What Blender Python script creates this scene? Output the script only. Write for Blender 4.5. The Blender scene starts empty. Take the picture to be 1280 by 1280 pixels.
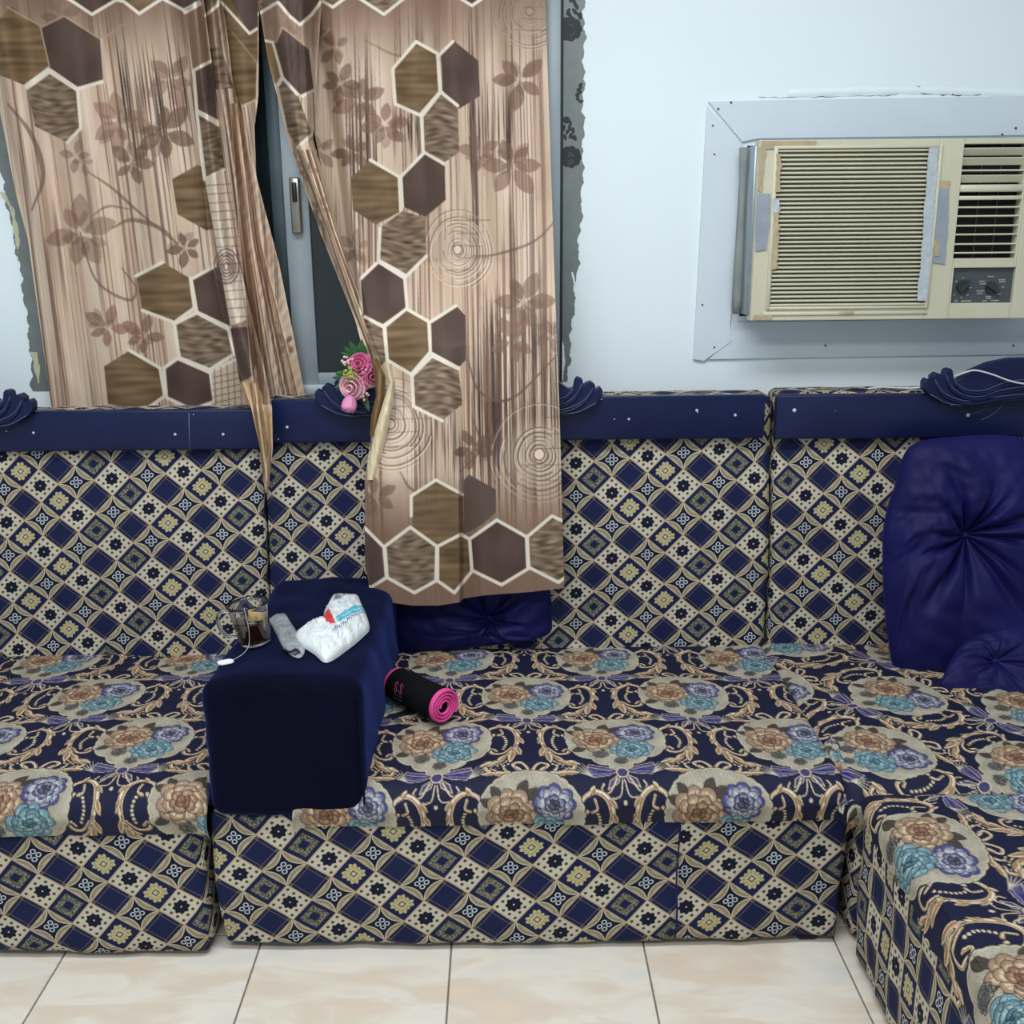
import bpy, bmesh, math, random
import numpy as np
from math import sin, cos, pi, radians
from mathutils import Vector, Matrix

S = bpy.context.scene
COL = S.collection
random.seed(4)
RNG = np.random.default_rng(7)

# ------------------------------------------------------------------ camera
FPX = 1300.0                       # focal length in pixels of the 1280 frame
CH = 1.43
def cam_axes():
    p, y, r = radians(14.97), radians(-.514), radians(-.493)
    fwd = np.array([0, cos(p), -sin(p)]); up = np.array([0, sin(p), cos(p)]); rt = np.array([1., 0, 0])
    r2 = cos(r)*rt + sin(r)*up; u2 = -sin(r)*rt + cos(r)*up
    Z = np.array([[cos(y), -sin(y), 0], [sin(y), cos(y), 0], [0, 0, 1]])
    return Z @ r2, Z @ fwd, Z @ u2
AX, FW, UP = cam_axes()
cam = bpy.data.cameras.new('camera'); co = bpy.data.objects.new('camera', cam); COL.objects.link(co)
cam.sensor_width = 36; cam.lens = 36*FPX/1280; cam.clip_start = .05
M4 = Matrix.Identity(4)
for i in range(3):
    M4[i][0] = AX[i]; M4[i][1] = UP[i]; M4[i][2] = -FW[i]
M4[2][3] = CH
co.matrix_world = M4
S.camera = co

# ------------------------------------------------------------------ light and exposure
w = bpy.data.worlds.new('world'); S.world = w; w.use_nodes = True
w.node_tree.nodes['Background'].inputs[0].default_value = (.02, .025, .035, 1)
w.node_tree.nodes['Background'].inputs[1].default_value = 1.0
S.view_settings.view_transform = 'Standard'; S.view_settings.look = 'None'
S.view_settings.exposure = 0.34; S.view_settings.gamma = 1.0; S.view_settings.use_curve_mapping = False
def area(name, loc, rot, sx, sy, power, color):
    l = bpy.data.lights.new(name, 'AREA'); l.shape = 'RECTANGLE'; l.size = sx; l.size_y = sy
    l.energy = power; l.color = color
    o = bpy.data.objects.new(name, l); COL.objects.link(o); o.location = loc; o.rotation_euler = rot
    return o
area('ceiling_light', (-.15, 1.2, 2.86), (0, 0, 0), 2.2, .35, 36, (.955, .978, 1.0))
area('ceiling_light', (-.5, -.3, 2.86), (0, 0, 0), 1.6, .5, 36, (.955, .978, 1.0))

# ------------------------------------------------------------------ small helpers
CAMP = np.array([0, 0, CH])
def ray(x, y): return AX*(x-640)/FPX - UP*(y-640)/FPX + FW
def oy(x, y, Y): d = ray(x, y); return CAMP + d*Y/d[1]
def oz(x, y, Z): d = ray(x, y); return CAMP + d*(Z-CH)/d[2]
def ox(x, y, X): d = ray(x, y); return CAMP + d*X/d[0]
def oplane(x, y, P0, N):
    d = ray(x, y); N = np.array(N, float); return CAMP + d*(np.dot(np.array(P0)-CAMP, N)/np.dot(d, N))
def oyv(x, y, Y):                      # vectorised version of oy for cloth grids
    d = AX[None, None]*((x-640)/FPX)[..., None] - UP[None, None]*((y-640)/FPX)[..., None] + FW
    return CAMP + d*(Y/d[..., 1])[..., None]
def s2l(c):
    c = np.asarray(c, float)
    return np.where(c <= .04045, c/12.92, ((c+.055)/1.055)**2.4)
def C8(r, g, b): return tuple(float(v) for v in s2l(np.array([r, g, b])/255.))+(1.,)

def tag(o, label=None, cat=None, group=None, kind=None):
    if label: o['label'] = label
    if cat: o['category'] = cat
    if group: o['group'] = group
    if kind: o['kind'] = kind
    return o
def empty(name, loc=(0, 0, 0), **k):
    o = bpy.data.objects.new(name, None); COL.objects.link(o); o.location = loc; o.empty_display_size = .05
    tag(o, **k); bpy.context.view_layer.update() if False else None
    return o
def link(name, me, mat=None, parent=None, smooth=True):
    o = bpy.data.objects.new(name, me); COL.objects.link(o)
    if mat is not None:
        for m in (mat if isinstance(mat, (list, tuple)) else [mat]): me.materials.append(m)
    if smooth: me.polygons.foreach_set('use_smooth', np.ones(len(me.polygons), bool))
    if parent is not None:
        o.parent = parent
        o.matrix_parent_inverse = Matrix.Translation(-Vector(parent.location))
    return o
def grid(name, P, mat, parent=None, col=None, uv=None, closed_u=False, smooth=True):
    nv, nu = P.shape[:2]
    idx = np.arange(nv*nu).reshape(nv, nu)
    if closed_u: idx = np.concatenate([idx, idx[:, :1]], 1)
    q = np.stack([idx[:-1, :-1], idx[:-1, 1:], idx[1:, 1:], idx[1:, :-1]], -1).reshape(-1, 4)
    me = bpy.data.meshes.new(name)
    me.vertices.add(nv*nu); me.vertices.foreach_set('co', np.ascontiguousarray(P, np.float32).ravel())
    me.loops.add(q.size); me.loops.foreach_set('vertex_index', q.astype(np.int32).ravel())
    me.polygons.add(len(q)); me.polygons.foreach_set('loop_start', np.arange(0, q.size, 4, dtype=np.int32))
    me.update(calc_edges=True)
    if uv is not None:
        l = me.uv_layers.new(name='UVMap'); l.data.foreach_set('uv', uv.reshape(-1, 2)[q.ravel()].astype(np.float32).ravel())
    if col is not None:
        a = me.color_attributes.new('print', 'FLOAT_COLOR', 'POINT')
        c = np.ones((nv*nu, 4), np.float32); c[:, :3] = col.reshape(-1, 3); a.data.foreach_set('color', c.ravel())
    me.validate()
    return link(name, me, mat, parent, smooth)
def bm_obj(name, bm, mat, parent=None, smooth=False):
    me = bpy.data.meshes.new(name); bmesh.ops.recalc_face_normals(bm, faces=bm.faces); bm.to_mesh(me); bm.free()
    return link(name, me, mat, parent, smooth)
def b_box(bm, x0, x1, y0, y1, z0, z1, bev=0, seg=2):
    m = Matrix.Translation(((x0+x1)/2, (y0+y1)/2, (z0+z1)/2)) @ Matrix.Diagonal((x1-x0, y1-y0, z1-z0, 1))
    r = bmesh.ops.create_cube(bm, size=1, matrix=m)
    if bev: bmesh.ops.bevel(bm, geom=list({e for v in r['verts'] for e in v.link_edges}), offset=bev, segments=seg, affect='EDGES', profile=.5)
def box(name, x0, x1, y0, y1, z0, z1, mat, parent=None, bev=0, seg=2):
    bm = bmesh.new(); b_box(bm, x0, x1, y0, y1, z0, z1, bev, seg); return bm_obj(name, bm, mat, parent, bool(bev))
def b_prism(bm, pts, dvec):             # closed polygon (list of 3-D points) pushed along dvec
    a = [bm.verts.new(tuple(p)) for p in pts]; b = [bm.verts.new(tuple(np.array(p)+np.array(dvec))) for p in pts]
    bm.faces.new(a); bm.faces.new(b[::-1]); n = len(a)
    for i in range(n): bm.faces.new((a[i], a[(i+1) % n], b[(i+1) % n], b[i]))
def b_tube(bm, path, r, n=8, caps=True):
    path = [Vector(p) for p in path]; rings = []
    rr = r if hasattr(r, '__len__') else [r]*len(path)
    up = Vector((0, 0, 1))
    for i, p in enumerate(path):
        t = (path[min(i+1, len(path)-1)]-path[max(i-1, 0)]).normalized()
        a = t.cross(up)
        if a.length < .05: a = t.cross(Vector((1, 0, 0)))
        a.normalize(); b = a.cross(t).normalized()
        rings.append([bm.verts.new(p+(a*cos(2*pi*k/n)+b*sin(2*pi*k/n))*rr[i]) for k in range(n)])
    for i in range(len(rings)-1):
        for k in range(n): bm.faces.new((rings[i][k], rings[i][(k+1) % n], rings[i+1][(k+1) % n], rings[i+1][k]))
    if caps: bm.faces.new(rings[0][::-1]); bm.faces.new(rings[-1])
def tube(name, path, r, mat, parent=None, n=8):
    bm = bmesh.new(); b_tube(bm, path, r, n); return bm_obj(name, bm, mat, parent, True)
def smoothpath(pts, k=8):
    P = np.array(pts, float); P = np.vstack([2*P[0]-P[1], P, 2*P[-1]-P[-2]]); out = []
    for i in range(1, len(P)-2):
        for t in np.linspace(0, 1, k, endpoint=False):
            a, b, c, d = P[i-1:i+3]
            out.append(.5*((2*b)+(-a+c)*t+(2*a-5*b+4*c-d)*t*t+(-a+3*b-3*c+d)*t**3))
    out.append(P[-2]); return np.array(out)
def wav(X, Y, seed, f, n=7):            # smooth pseudo noise in [-1,1]
    g = np.random.default_rng(seed); s = 0
    for i in range(n):
        a = g.uniform(0, 2*pi); k = f*g.uniform(.5, 1.6)*2*pi
        s = s+np.sin((X*cos(a)+Y*sin(a))*k+g.uniform(0, 6.3))
    return s/n*1.6
def sstep(a, b, x): t = np.clip((x-a)/(b-a), 0, 1); return t*t*(3-2*t)

# ------------------------------------------------------------------ materials
def mat(name, color, rough=.5, metal=0, bump=0, bscale=200, var=0, vscale=8, **kw):
    m = bpy.data.materials.new(name); m.use_nodes = True; nt = m.node_tree; b = nt.nodes['Principled BSDF']
    b.inputs['Base Color'].default_value = color; b.inputs['Roughness'].default_value = rough; b.inputs['Metallic'].default_value = metal
    for k, v in kw.items():
        b.inputs[k.replace('_', ' ')].default_value = v
    tc = nt.nodes.new('ShaderNodeTexCoord')
    n = nt.nodes.new('ShaderNodeTexNoise'); n.inputs['Scale'].default_value = vscale; n.inputs['Detail'].default_value = 5
    nt.links.new(tc.outputs['Object'], n.inputs['Vector'])
    r = nt.nodes.new('ShaderNodeValToRGB'); r.color_ramp.elements[0].position = .3; r.color_ramp.elements[1].position = .72
    v = max(var, .03)
    r.color_ramp.elements[0].color = tuple(c*(1-v) for c in color[:3])+(1,); r.color_ramp.elements[1].color = tuple(min(1, c*(1+v*.6)) for c in color[:3])+(1,)
    nt.links.new(n.outputs['Fac'], r.inputs['Fac']); nt.links.new(r.outputs['Color'], b.inputs['Base Color'])
    if bump:
        n2 = nt.nodes.new('ShaderNodeTexNoise'); n2.inputs['Scale'].default_value = bscale; n2.inputs['Detail'].default_value = 3
        nt.links.new(tc.outputs['Object'], n2.inputs['Vector'])
        bp = nt.nodes.new('ShaderNodeBump'); bp.inputs['Strength'].default_value = bump; bp.inputs['Distance'].default_value = .002
        nt.links.new(n2.outputs['Fac'], bp.inputs['Height']); nt.links.new(bp.outputs['Normal'], b.inputs['Normal'])
    return m
def print_mat(name, rough=.8, sheen=.0, bump=.15, bscale=900):
    m = mat(name, (1, 1, 1, 1), rough, bump=bump, bscale=bscale)
    nt = m.node_tree; a = nt.nodes.new('ShaderNodeVertexColor'); a.layer_name = 'print'
    nt.links.new(a.outputs['Color'], nt.nodes['Principled BSDF'].inputs['Base Color'])
    nt.nodes['Principled BSDF'].inputs['Sheen Weight'].default_value = sheen
    nt.nodes['Principled BSDF'].inputs['Specular IOR Level'].default_value = .25
    return m

class E:                                 # tiny expression wrapper that writes Math nodes
    nt = None
    def __init__(s, v): s.v = v
    @staticmethod
    def op(o, *a, clamp=False):
        n = E.nt.nodes.new('ShaderNodeMath'); n.operation = o; n.use_clamp = clamp
        for i, x in enumerate(a):
            x = x.v if isinstance(x, E) else x
            if isinstance(x, (int, float)): n.inputs[i].default_value = x
            else: E.nt.links.new(x, n.inputs[i])
        return E(n.outputs[0])
    def __add__(s, o): return E.op('ADD', s, o)
    __radd__ = __add__
    def __sub__(s, o): return E.op('SUBTRACT', s, o)
    def __rsub__(s, o): return E.op('SUBTRACT', o, s)
    def __mul__(s, o): return E.op('MULTIPLY', s, o)
    __rmul__ = __mul__
def fl(x): return E.op('FLOOR', x)
def ab(x): return E.op('ABSOLUTE', x)
def mx(a, b): return E.op('MAXIMUM', a, b)
def mn(a, b): return E.op('MINIMUM', a, b)
def sq(x): return E.op('SQRT', x)
def md(a, b): return E.op('FLOORED_MODULO', a, b)
def below(x, t, s=.02): return E.op('MULTIPLY_ADD', x, -1/s, t/s+.5, clamp=True)     # 1 where x < t, soft edge s
def hyp(a, b): return sq(a*a+b*b)
def mixc(f, a, b):
    n = E.nt.nodes.new('ShaderNodeMix'); n.data_type = 'RGBA'
    E.nt.links.new(f.v, n.inputs[0])
    for i, c in ((6, a), (7, b)):
        if isinstance(c, tuple): n.inputs[i].default_value = c
        else: E.nt.links.new(c, n.inputs[i])
    return n.outputs[2]
E1 = np.array([.0453, -.0375]); E2 = np.array([-.0453, -.0455])     # lattice of the woven diamonds, metres
def diamond_mat():
    m = bpy.data.materials.new('woven_diamond_fabric'); m.use_nodes = True; nt = m.node_tree; E.nt = nt
    b = nt.nodes['Principled BSDF']; b.inputs['Roughness'].default_value = .85; b.inputs['Specular IOR Level'].default_value = .25
    uv = nt.nodes.new('ShaderNodeUVMap'); uv.uv_map = 'UVMap'
    sp = nt.nodes.new('ShaderNodeSeparateXYZ'); nt.links.new(uv.outputs[0], sp.inputs[0])
    U, V = E(sp.outputs[0]), E(sp.outputs[1])
    inv = np.linalg.inv(np.array([[E1[0], E2[0]], [E1[1], E2[1]]]))
    a = U*float(inv[0, 0])+V*float(inv[0, 1]); c = U*float(inv[1, 0])+V*float(inv[1, 1])
    ia, ic = fl(a+.5), fl(c+.5); p, q = a-ia, c-ic
    ja, jc = md(ia, 2.), md(ic, 2.); k = md(ia-ic, 8.)
    P, Q = ab(p), ab(q); mxx = mx(P, Q); mnn = mn(P, Q); R = hyp(p, q)
    navy = C8(20, 29, 68); dark = C8(16, 19, 40); cream = C8(196, 188, 170); beige = C8(150, 139, 112); gold = C8(186, 176, 134)
    brown = C8(70, 62, 56); olive = C8(104, 102, 84); tan = C8(150, 134, 108); white = C8(196, 204, 214)
    # dotted cell: cream field, lobed navy heart, twelve dark dots
    ang = E.op('ARCTAN2', p, q)
    heart = R-E.op('COSINE', ang*8.0)*.028
    d = mixc(below(heart, .255, .03), cream, dark)
    d = mixc(below(R, .028, .02), d, white)
    dots = mn(hyp(mxx-.375, mnn-.375), hyp(mxx-.36, mnn-.125))
    d = mixc(below(dots, .056, .03), d, brown)
    leafd = mn(hyp(P-.95, q), hyp(p, Q-.95))
    tick = md(mnn*13.0, 1.0)
    st = mixc(below(ab(tick-.5), .10, .12), beige, C8(112, 100, 80))
    st = mixc(below(ab(leafd-.50), .012, .02), st, cream)
    st = mixc(below(leafd*-1.0, -.63, .02), st, cream)
    st = mixc(below(leafd*-1.0, -.665, .02), st, dark)
    loop = hyp(P-.105, Q-.105)
    st = mixc(below(ab(loop-.074), .018, .02), st, white)
    # flower cell
    pet = E.op('COSINE', ang*12.0)*.032 + E.op('COSINE', ang*4.0)*-.045
    f = mixc(below(R-pet, .335, .03), navy, gold)
    f = mixc(below(ab(R-.235-pet*.8), .012, .02), f, C8(150, 138, 100))
    f = mixc(E.op('MULTIPLY', below(E.op('COSINE', ang*12.0), -.86, .1), below(R*-1.0, -.2, .02)), f, mixc(below(R-pet, .335, .03), navy, C8(140, 128, 92)))
    f = mixc(below(mxx, .10, .02), f, brown); f = mixc(below(mxx, .06, .02), f, cream)
    # mesh cell
    nz = nt.nodes.new('ShaderNodeTexNoise'); nz.inputs['Scale'].default_value = 230; nz.inputs['Detail'].default_value = 1; nt.links.new(uv.outputs[0], nz.inputs['Vector'])
    ol = mixc(below(E(nz.outputs['Fac']), .5, .2), C8(136, 132, 110), C8(62, 64, 62))
    ms = mixc(below(mxx, .34, .03), navy, ol); ms = mixc(below(mxx, .15, .05), ms, navy)
    # plain cell: fine double lines crossing near its corners
    pl = mixc(below(mnn*-1.0, -.36, .02), navy, C8(84, 72, 66))
    pl = mixc(below(mn(ab(P-.36), ab(Q-.36)), .008, .012), pl, C8(122, 110, 90))
    isF = below(ab(k-4.0), 2.0, .2)
    rowA = mixc(ja, d, mixc(isF, ms, f)); rowB = mixc(ja, pl, st)
    col = mixc(jc, rowA, rowB)
    col = mixc(below(mxx*-1.0, -.478, .015), col, C8(180, 164, 134))
    n = nt.nodes.new('ShaderNodeTexNoise'); n.inputs['Scale'].default_value = 9; nt.links.new(uv.outputs[0], n.inputs['Vector'])
    hs = nt.nodes.new('ShaderNodeHueSaturation'); nt.links.new(col, hs.inputs['Color'])
    mp = nt.nodes.new('ShaderNodeMapRange'); mp.inputs['To Min'].default_value = .86; mp.inputs['To Max'].default_value = 1.1; nt.links.new(n.outputs['Fac'], mp.inputs['Value']); nt.links.new(mp.outputs[0], hs.inputs['Value'])
    nt.links.new(hs.outputs[0], b.inputs['Base Color'])
    n2 = nt.nodes.new('ShaderNodeTexNoise'); n2.inputs['Scale'].default_value = 900; nt.links.new(uv.outputs[0], n2.inputs['Vector'])
    bp = nt.nodes.new('ShaderNodeBump'); bp.inputs['Strength'].default_value = .25; bp.inputs['Distance'].default_value = .001
    nt.links.new(n2.outputs['Fac'], bp.inputs['Height']); nt.links.new(bp.outputs[0], b.inputs['Normal'])
    return m

def tile_mat():
    m = mat('marble_tile', C8(222, 214, 200), .22)
    nt = m.node_tree; b = nt.nodes['Principled BSDF']
    tc = nt.nodes.new('ShaderNodeTexCoord'); oi = nt.nodes.new('ShaderNodeObjectInfo')
    ad = nt.nodes.new('ShaderNodeVectorMath'); ad.operation = 'MULTIPLY_ADD'; nt.links.new(tc.outputs['Object'], ad.inputs[0]); ad.inputs[1].default_value = (4, 11, 4)
    nt.links.new(oi.outputs['Random'], ad.inputs[2])
    sc = nt.nodes.new('ShaderNodeVectorRotate'); sc.inputs['Angle'].default_value = .5; nt.links.new(ad.outputs[0], sc.inputs['Vector'])
    n = nt.nodes.new('ShaderNodeTexNoise'); n.noise_dimensions = '4D'; n.inputs['Scale'].default_value = 1.1; n.inputs['Detail'].default_value = 6; n.inputs['Distortion'].default_value = .8
    mu = nt.nodes.new('ShaderNodeMath'); mu.operation = 'MULTIPLY'; mu.inputs[1].default_value = 30; nt.links.new(oi.outputs['Random'], mu.inputs[0]); nt.links.new(mu.outputs[0], n.inputs['W'])
    nt.links.new(sc.outputs[0], n.inputs['Vector'])
    r = nt.nodes.new('ShaderNodeValToRGB'); e = r.color_ramp.elements
    e[0].position = .3; e[0].color = C8(216, 214, 208); e[1].position = .72; e[1].color = C8(224, 206, 186)
    x = e.new(.46); x.color = C8(228, 221, 209); x = e.new(.58); x.color = C8(217, 204, 188)
    nt.links.new(n.outputs['Fac'], r.inputs['Fac']); nt.links.new(r.outputs['Color'], b.inputs['Base Color'])
    return m

M = {}
M['wall'] = mat('white_wall_paint', C8(231, 243, 249), .75, bump=.25, bscale=14, var=.03, vscale=1.5)
M['ceil'] = mat('ceiling_paint', C8(238, 242, 242), .8)
M['grout'] = mat('tile_grout', C8(120, 114, 104), .9)
M['tile'] = tile_mat()
M['alu'] = mat('aluminium_frame', C8(170, 182, 190), .45, .1, var=.12, vscale=6)
M['alu_dark'] = mat('aluminium_frame_dark', C8(72, 88, 96), .5, .1, var=.15)
M['gasket'] = mat('rubber_gasket', C8(22, 28, 40), .6)
M['glass'] = mat('dark_window_glass', C8(34, 46, 52), .12, var=.25, vscale=5, Transmission_Weight=.25)
M['chrome'] = mat('worn_chrome', C8(150, 145, 135), .25, .9, var=.2, vscale=60)
M['black'] = mat('black_plastic', C8(18, 18, 20), .4)
M['paper'] = mat('silver_wallpaper', C8(120, 128, 128), .45, .25, var=.12, vscale=25)
M['damask'] = mat('damask_print', C8(38, 46, 50), .6, .1)
M['plaster'] = mat('old_plaster', C8(196, 196, 168), .9, var=.2, vscale=30)
M['crack'] = mat('crack_dark', C8(70, 76, 78), .9)
M['board'] = mat('white_laminate_board', C8(212, 224, 234), .45, var=.03)
M['edge'] = mat('board_edge', C8(120, 126, 130), .7)
M['ac'] = mat('aged_cream_plastic', C8(206, 203, 180), .45, var=.07, vscale=7)
M['acs'] = mat('cream_slat_plastic', C8(212, 209, 186), .45, var=.05, vscale=12)
M['acdark'] = mat('duct_interior', C8(20, 22, 22), .8, var=.3, vscale=20)
M['acback'] = mat('dusty_filter', C8(142, 140, 120), .9, var=.2, vscale=30)
M['steel'] = mat('galvanised_casing', C8(150, 160, 168), .35, .5, var=.15, vscale=10)
M['foam'] = mat('grey_sealing_foam', C8(140, 148, 146), .9, bump=.5, bscale=60, var=.2)
M['panel'] = mat('charcoal_control_panel', C8(72, 78, 82), .5)
M['knob'] = mat('charcoal_knob', C8(48, 52, 56), .4)
M['mark'] = mat('printed_white_marks', C8(175, 182, 184), .6)
M['bluemark'] = mat('printed_blue_marks', C8(50, 90, 150), .6)
M['foil'] = mat('crinkled_foil_tape', C8(214, 222, 230), .3, .5, bump=1.0, bscale=90, var=.15, vscale=90)
M['greytape'] = mat('grey_duct_tape', C8(150, 158, 172), .5, var=.12, vscale=30)
M['brtape'] = mat('yellowed_tape', C8(186, 170, 138), .45, var=.18, vscale=40)
M['rail'] = mat('glossy_navy_lacquer', C8(20, 30, 70), .34, var=.15, vscale=10, Specular_IOR_Level=.25)
M['groove'] = mat('pale_groove_line', C8(96, 108, 136), .4)  # paler blue-grey for the lines along grooves and rail joint
M['nail'] = mat('white_screw_plug', C8(200, 208, 218), .4)
M['velvet'] = mat('navy_velvet', C8(10, 12, 30), .9, bump=.3, bscale=300, var=.3, vscale=5, Sheen_Weight=.42, Sheen_Roughness=.4, Sheen_Tint=C8(78, 96, 186), Specular_IOR_Level=.05)
M['satin'] = mat('navy_crushed_velvet', C8(18, 19, 78), .6, bump=.7, bscale=22, var=.25, vscale=9, Sheen_Weight=.5, Sheen_Roughness=.35, Sheen_Tint=C8(64, 66, 170), Specular_IOR_Level=.2)
M['diamond'] = diamond_mat()
M['floral'] = print_mat('printed_floral_fabric', .7, bump=.12)
M['curtain'] = print_mat('printed_curtain_cloth', .6, bump=.1)
M['bag'] = print_mat('printed_plastic_bag', .3, bump=.4, bscale=120)
M['bag'].node_tree.nodes['Principled BSDF'].inputs['Subsurface Weight'].default_value = .0
M['under'] = mat('dark_underside_cloth', C8(14, 16, 28), .9)
M['mugglass'] = mat('clear_glass', (1, 1, 1, 1), .03, Transmission_Weight=1.0, IOR=1.45)
for l in list(M['mugglass'].node_tree.links):
    if l.to_socket.name == 'Base Color': M['mugglass'].node_tree.links.remove(l)
M['tea'] = mat('black_tea', C8(50, 22, 12), .1, var=.2, Coat_Weight=.3)
M['teabag'] = mat('wet_tea_bag', C8(196, 164, 112), .8, var=.2, vscale=60)
M['white'] = mat('white_paper', C8(232, 238, 240), .6)
M['wrap'] = mat('clear_grey_wrapper', C8(172, 182, 188), .25, var=.3, vscale=50, Transmission_Weight=.25, bump=1.0, bscale=110)
M['neo'] = mat('black_neoprene', C8(8, 10, 12), .9, bump=.3, bscale=500, Specular_IOR_Level=.15)
M['pink'] = mat('hot_pink_neoprene', C8(226, 72, 150), .7, bump=.3, bscale=400)
M['pinkdim'] = mat('dull_pink_print', C8(150, 60, 112), .8)
M['dimprint'] = mat('faded_print', C8(40, 38, 44), .8)
M['rose1'] = mat('light_pink_petal', C8(240, 190, 202), .6, var=.15, vscale=40)
M['rose2'] = mat('deep_pink_petal', C8(222, 120, 164), .6, var=.2, vscale=40)
M['rose3'] = mat('rosy_bud_petal', C8(220, 140, 184), .6, var=.15, vscale=40)
M['leaf'] = mat('artificial_green_leaf', C8(44, 96, 52), .5, var=.35, vscale=50)
M['berry'] = mat('lime_green_filler', C8(160, 180, 84), .6, var=.3, vscale=80)
M['cable'] = mat('white_cable_sheath', C8(214, 220, 224), .4)

# ------------------------------------------------------------------ painted canvases (flat print only)
class Canvas:
    def __init__(s, x0, y0, x1, y1, k, bg=(0, 0, 0), alpha=0.):
        s.x0, s.y0, s.k = x0, y0, k
        s.w, s.h = int(round((x1-x0)*k)), int(round((y1-y0)*k))
        s.a = np.zeros((s.h, s.w, 3), np.float32)+np.array(bg, np.float32)/255
        s.al = np.full((s.h, s.w), alpha, np.float32)
    def win(s, x0, y0, x1, y1):
        i0 = max(0, int((x0-s.x0)*s.k)-2); i1 = min(s.w, int((x1-s.x0)*s.k)+3)
        j0 = max(0, int((y0-s.y0)*s.k)-2); j1 = min(s.h, int((y1-s.y0)*s.k)+3)
        if i1 <= i0 or j1 <= j0: return None
        X = s.x0+(np.arange(i0, i1)+.5)/s.k; Y = s.y0+(np.arange(j0, j1)+.5)/s.k
        X, Y = np.meshgrid(X, Y); return (slice(j0, j1), slice(i0, i1)), X, Y
    def put(s, sl, m, c, X=None, Y=None, op=1.):
        if callable(c): c = np.asarray(c(X, Y), np.float32)/255
        else: c = np.array(c, np.float32)/255
        m = np.clip(m, 0, 1)*op
        s.a[sl] = s.a[sl]*(1-m[..., None])+c*m[..., None]; s.al[sl] = np.maximum(s.al[sl], m)
    def poly(s, pts, c, op=1., soft=0, line=None, lw=0):
        P = np.array(pts, float); g = soft+lw+1
        r = s.win(P[:, 0].min()-g, P[:, 1].min()-g, P[:, 0].max()+g, P[:, 1].max()+g)
        if r is None: return
        sl, X, Y = r; d = np.full(X.shape, 1e9); ins = np.zeros(X.shape, bool)
        for (ax, ay), (bx, by) in zip(P, np.roll(P, -1, 0)):
            ex, ey = bx-ax, by-ay; t = np.clip(((X-ax)*ex+(Y-ay)*ey)/(ex*ex+ey*ey+1e-12), 0, 1)
            d = np.minimum(d, (X-ax-t*ex)**2+(Y-ay-t*ey)**2)
            if ay != by: ins ^= ((ay > Y) != (by > Y)) & (X < (bx-ax)*(Y-ay)/(by-ay)+ax)
        d = np.sqrt(d); sd = np.where(ins, d, -d)
        if c is not None: s.put(sl, sd*s.k/(1+soft*s.k)+.5, c, X, Y, op)
        if line is not None: s.put(sl, (lw/2-d)*s.k+.5, line, X, Y, 1.)
    def stroke(s, pts, wd, c, op=1.):
        P = np.array(pts, float); W = np.array(wd, float)*np.ones(len(P)); g = W.max()
        r = s.win(P[:, 0].min()-g, P[:, 1].min()-g, P[:, 0].max()+g, P[:, 1].max()+g)
        if r is None: return
        sl, X, Y = r; d = np.full(X.shape, -1e9)
        for i in range(len(P)-1):
            ax, ay = P[i]; ex, ey = P[i+1]-P[i]; t = np.clip(((X-ax)*ex+(Y-ay)*ey)/(ex*ex+ey*ey+1e-12), 0, 1)
            d = np.maximum(d, (W[i]+(W[i+1]-W[i])*t)/2-np.hypot(X-ax-t*ex, Y-ay-t*ey))
        s.put(sl, d*s.k+.5, c, X, Y, op)
    def ell(s, cx, cy, rx, ry, ang, c, op=1., line=None, lw=.1, soft=0):
        g = max(rx, ry)+lw+soft; r = s.win(cx-g, cy-g, cx+g, cy+g)
        if r is None: return
        sl, X, Y = r; u = (X-cx)*cos(ang)+(Y-cy)*sin(ang); v = -(X-cx)*sin(ang)+(Y-cy)*cos(ang)
        d = (1-np.sqrt((u/rx)**2+(v/ry)**2))*min(rx, ry)
        if line is not None: s.put(sl, (d+lw)*s.k+.5, line, X, Y, op)
        s.put(sl, d*s.k/(1+soft*s.k)+.5, c, X, Y, op)
    def sample(s, x, y, wrap=False):
        u = (np.asarray(x)-s.x0)*s.k-.5; v = (np.asarray(y)-s.y0)*s.k-.5
        i, j = np.floor(u).astype(int), np.floor(v).astype(int); fu, fv = (u-i)[..., None], (v-j)[..., None]
        if wrap: f = lambda a, n: np.mod(a, n)
        else: f = lambda a, n: np.clip(a, 0, n-1)
        i0, i1, j0, j1 = f(i, s.w), f(i+1, s.w), f(j, s.h), f(j+1, s.h); A = s.a
        r = (A[j0, i0]*(1-fu)+A[j0, i1]*fu)*(1-fv)+(A[j1, i0]*(1-fu)+A[j1, i1]*fu)*fv
        return s2l(np.clip(r, 0, 1))

# ---- the floral repeat (centimetres, y pointing down the cloth)
def flower(c, cx, cy, r, cols, seed, line=(40, 34, 32), sq_=.95):
    g = random.Random(seed)
    for ring, (rr, n, pr) in enumerate(((.72, 9, .36), (.5, 8, .32), (.3, 6, .24), (.12, 4, .17))):
        off = g.uniform(0, 6)
        for i in range(n):
            a = off+2*pi*i/n+g.uniform(-.15, .15); q = rr*r*g.uniform(.9, 1.06)
            c1, c2 = cols[min(ring, len(cols)-1)] if ring < 3 else cols[-1]
            px, py = cx+q*cos(a), cy+q*sin(a)*sq_
            c.ell(px, py, pr*r*1.05, pr*r*g.uniform(.8, 1.0), a, c1, line=line, lw=.11)
            c.ell(px+.12*pr*r*cos(a), py+.12*pr*r*sin(a), pr*r*.7, pr*r*.45, a+1.57, c2, soft=.25, op=.85)
            c.stroke([(px-.3*pr*r*cos(a), py-.3*pr*r*sin(a)), (px+.6*pr*r*cos(a+.2), py+.6*pr*r*sin(a+.2))], .1, line, .7)
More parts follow.
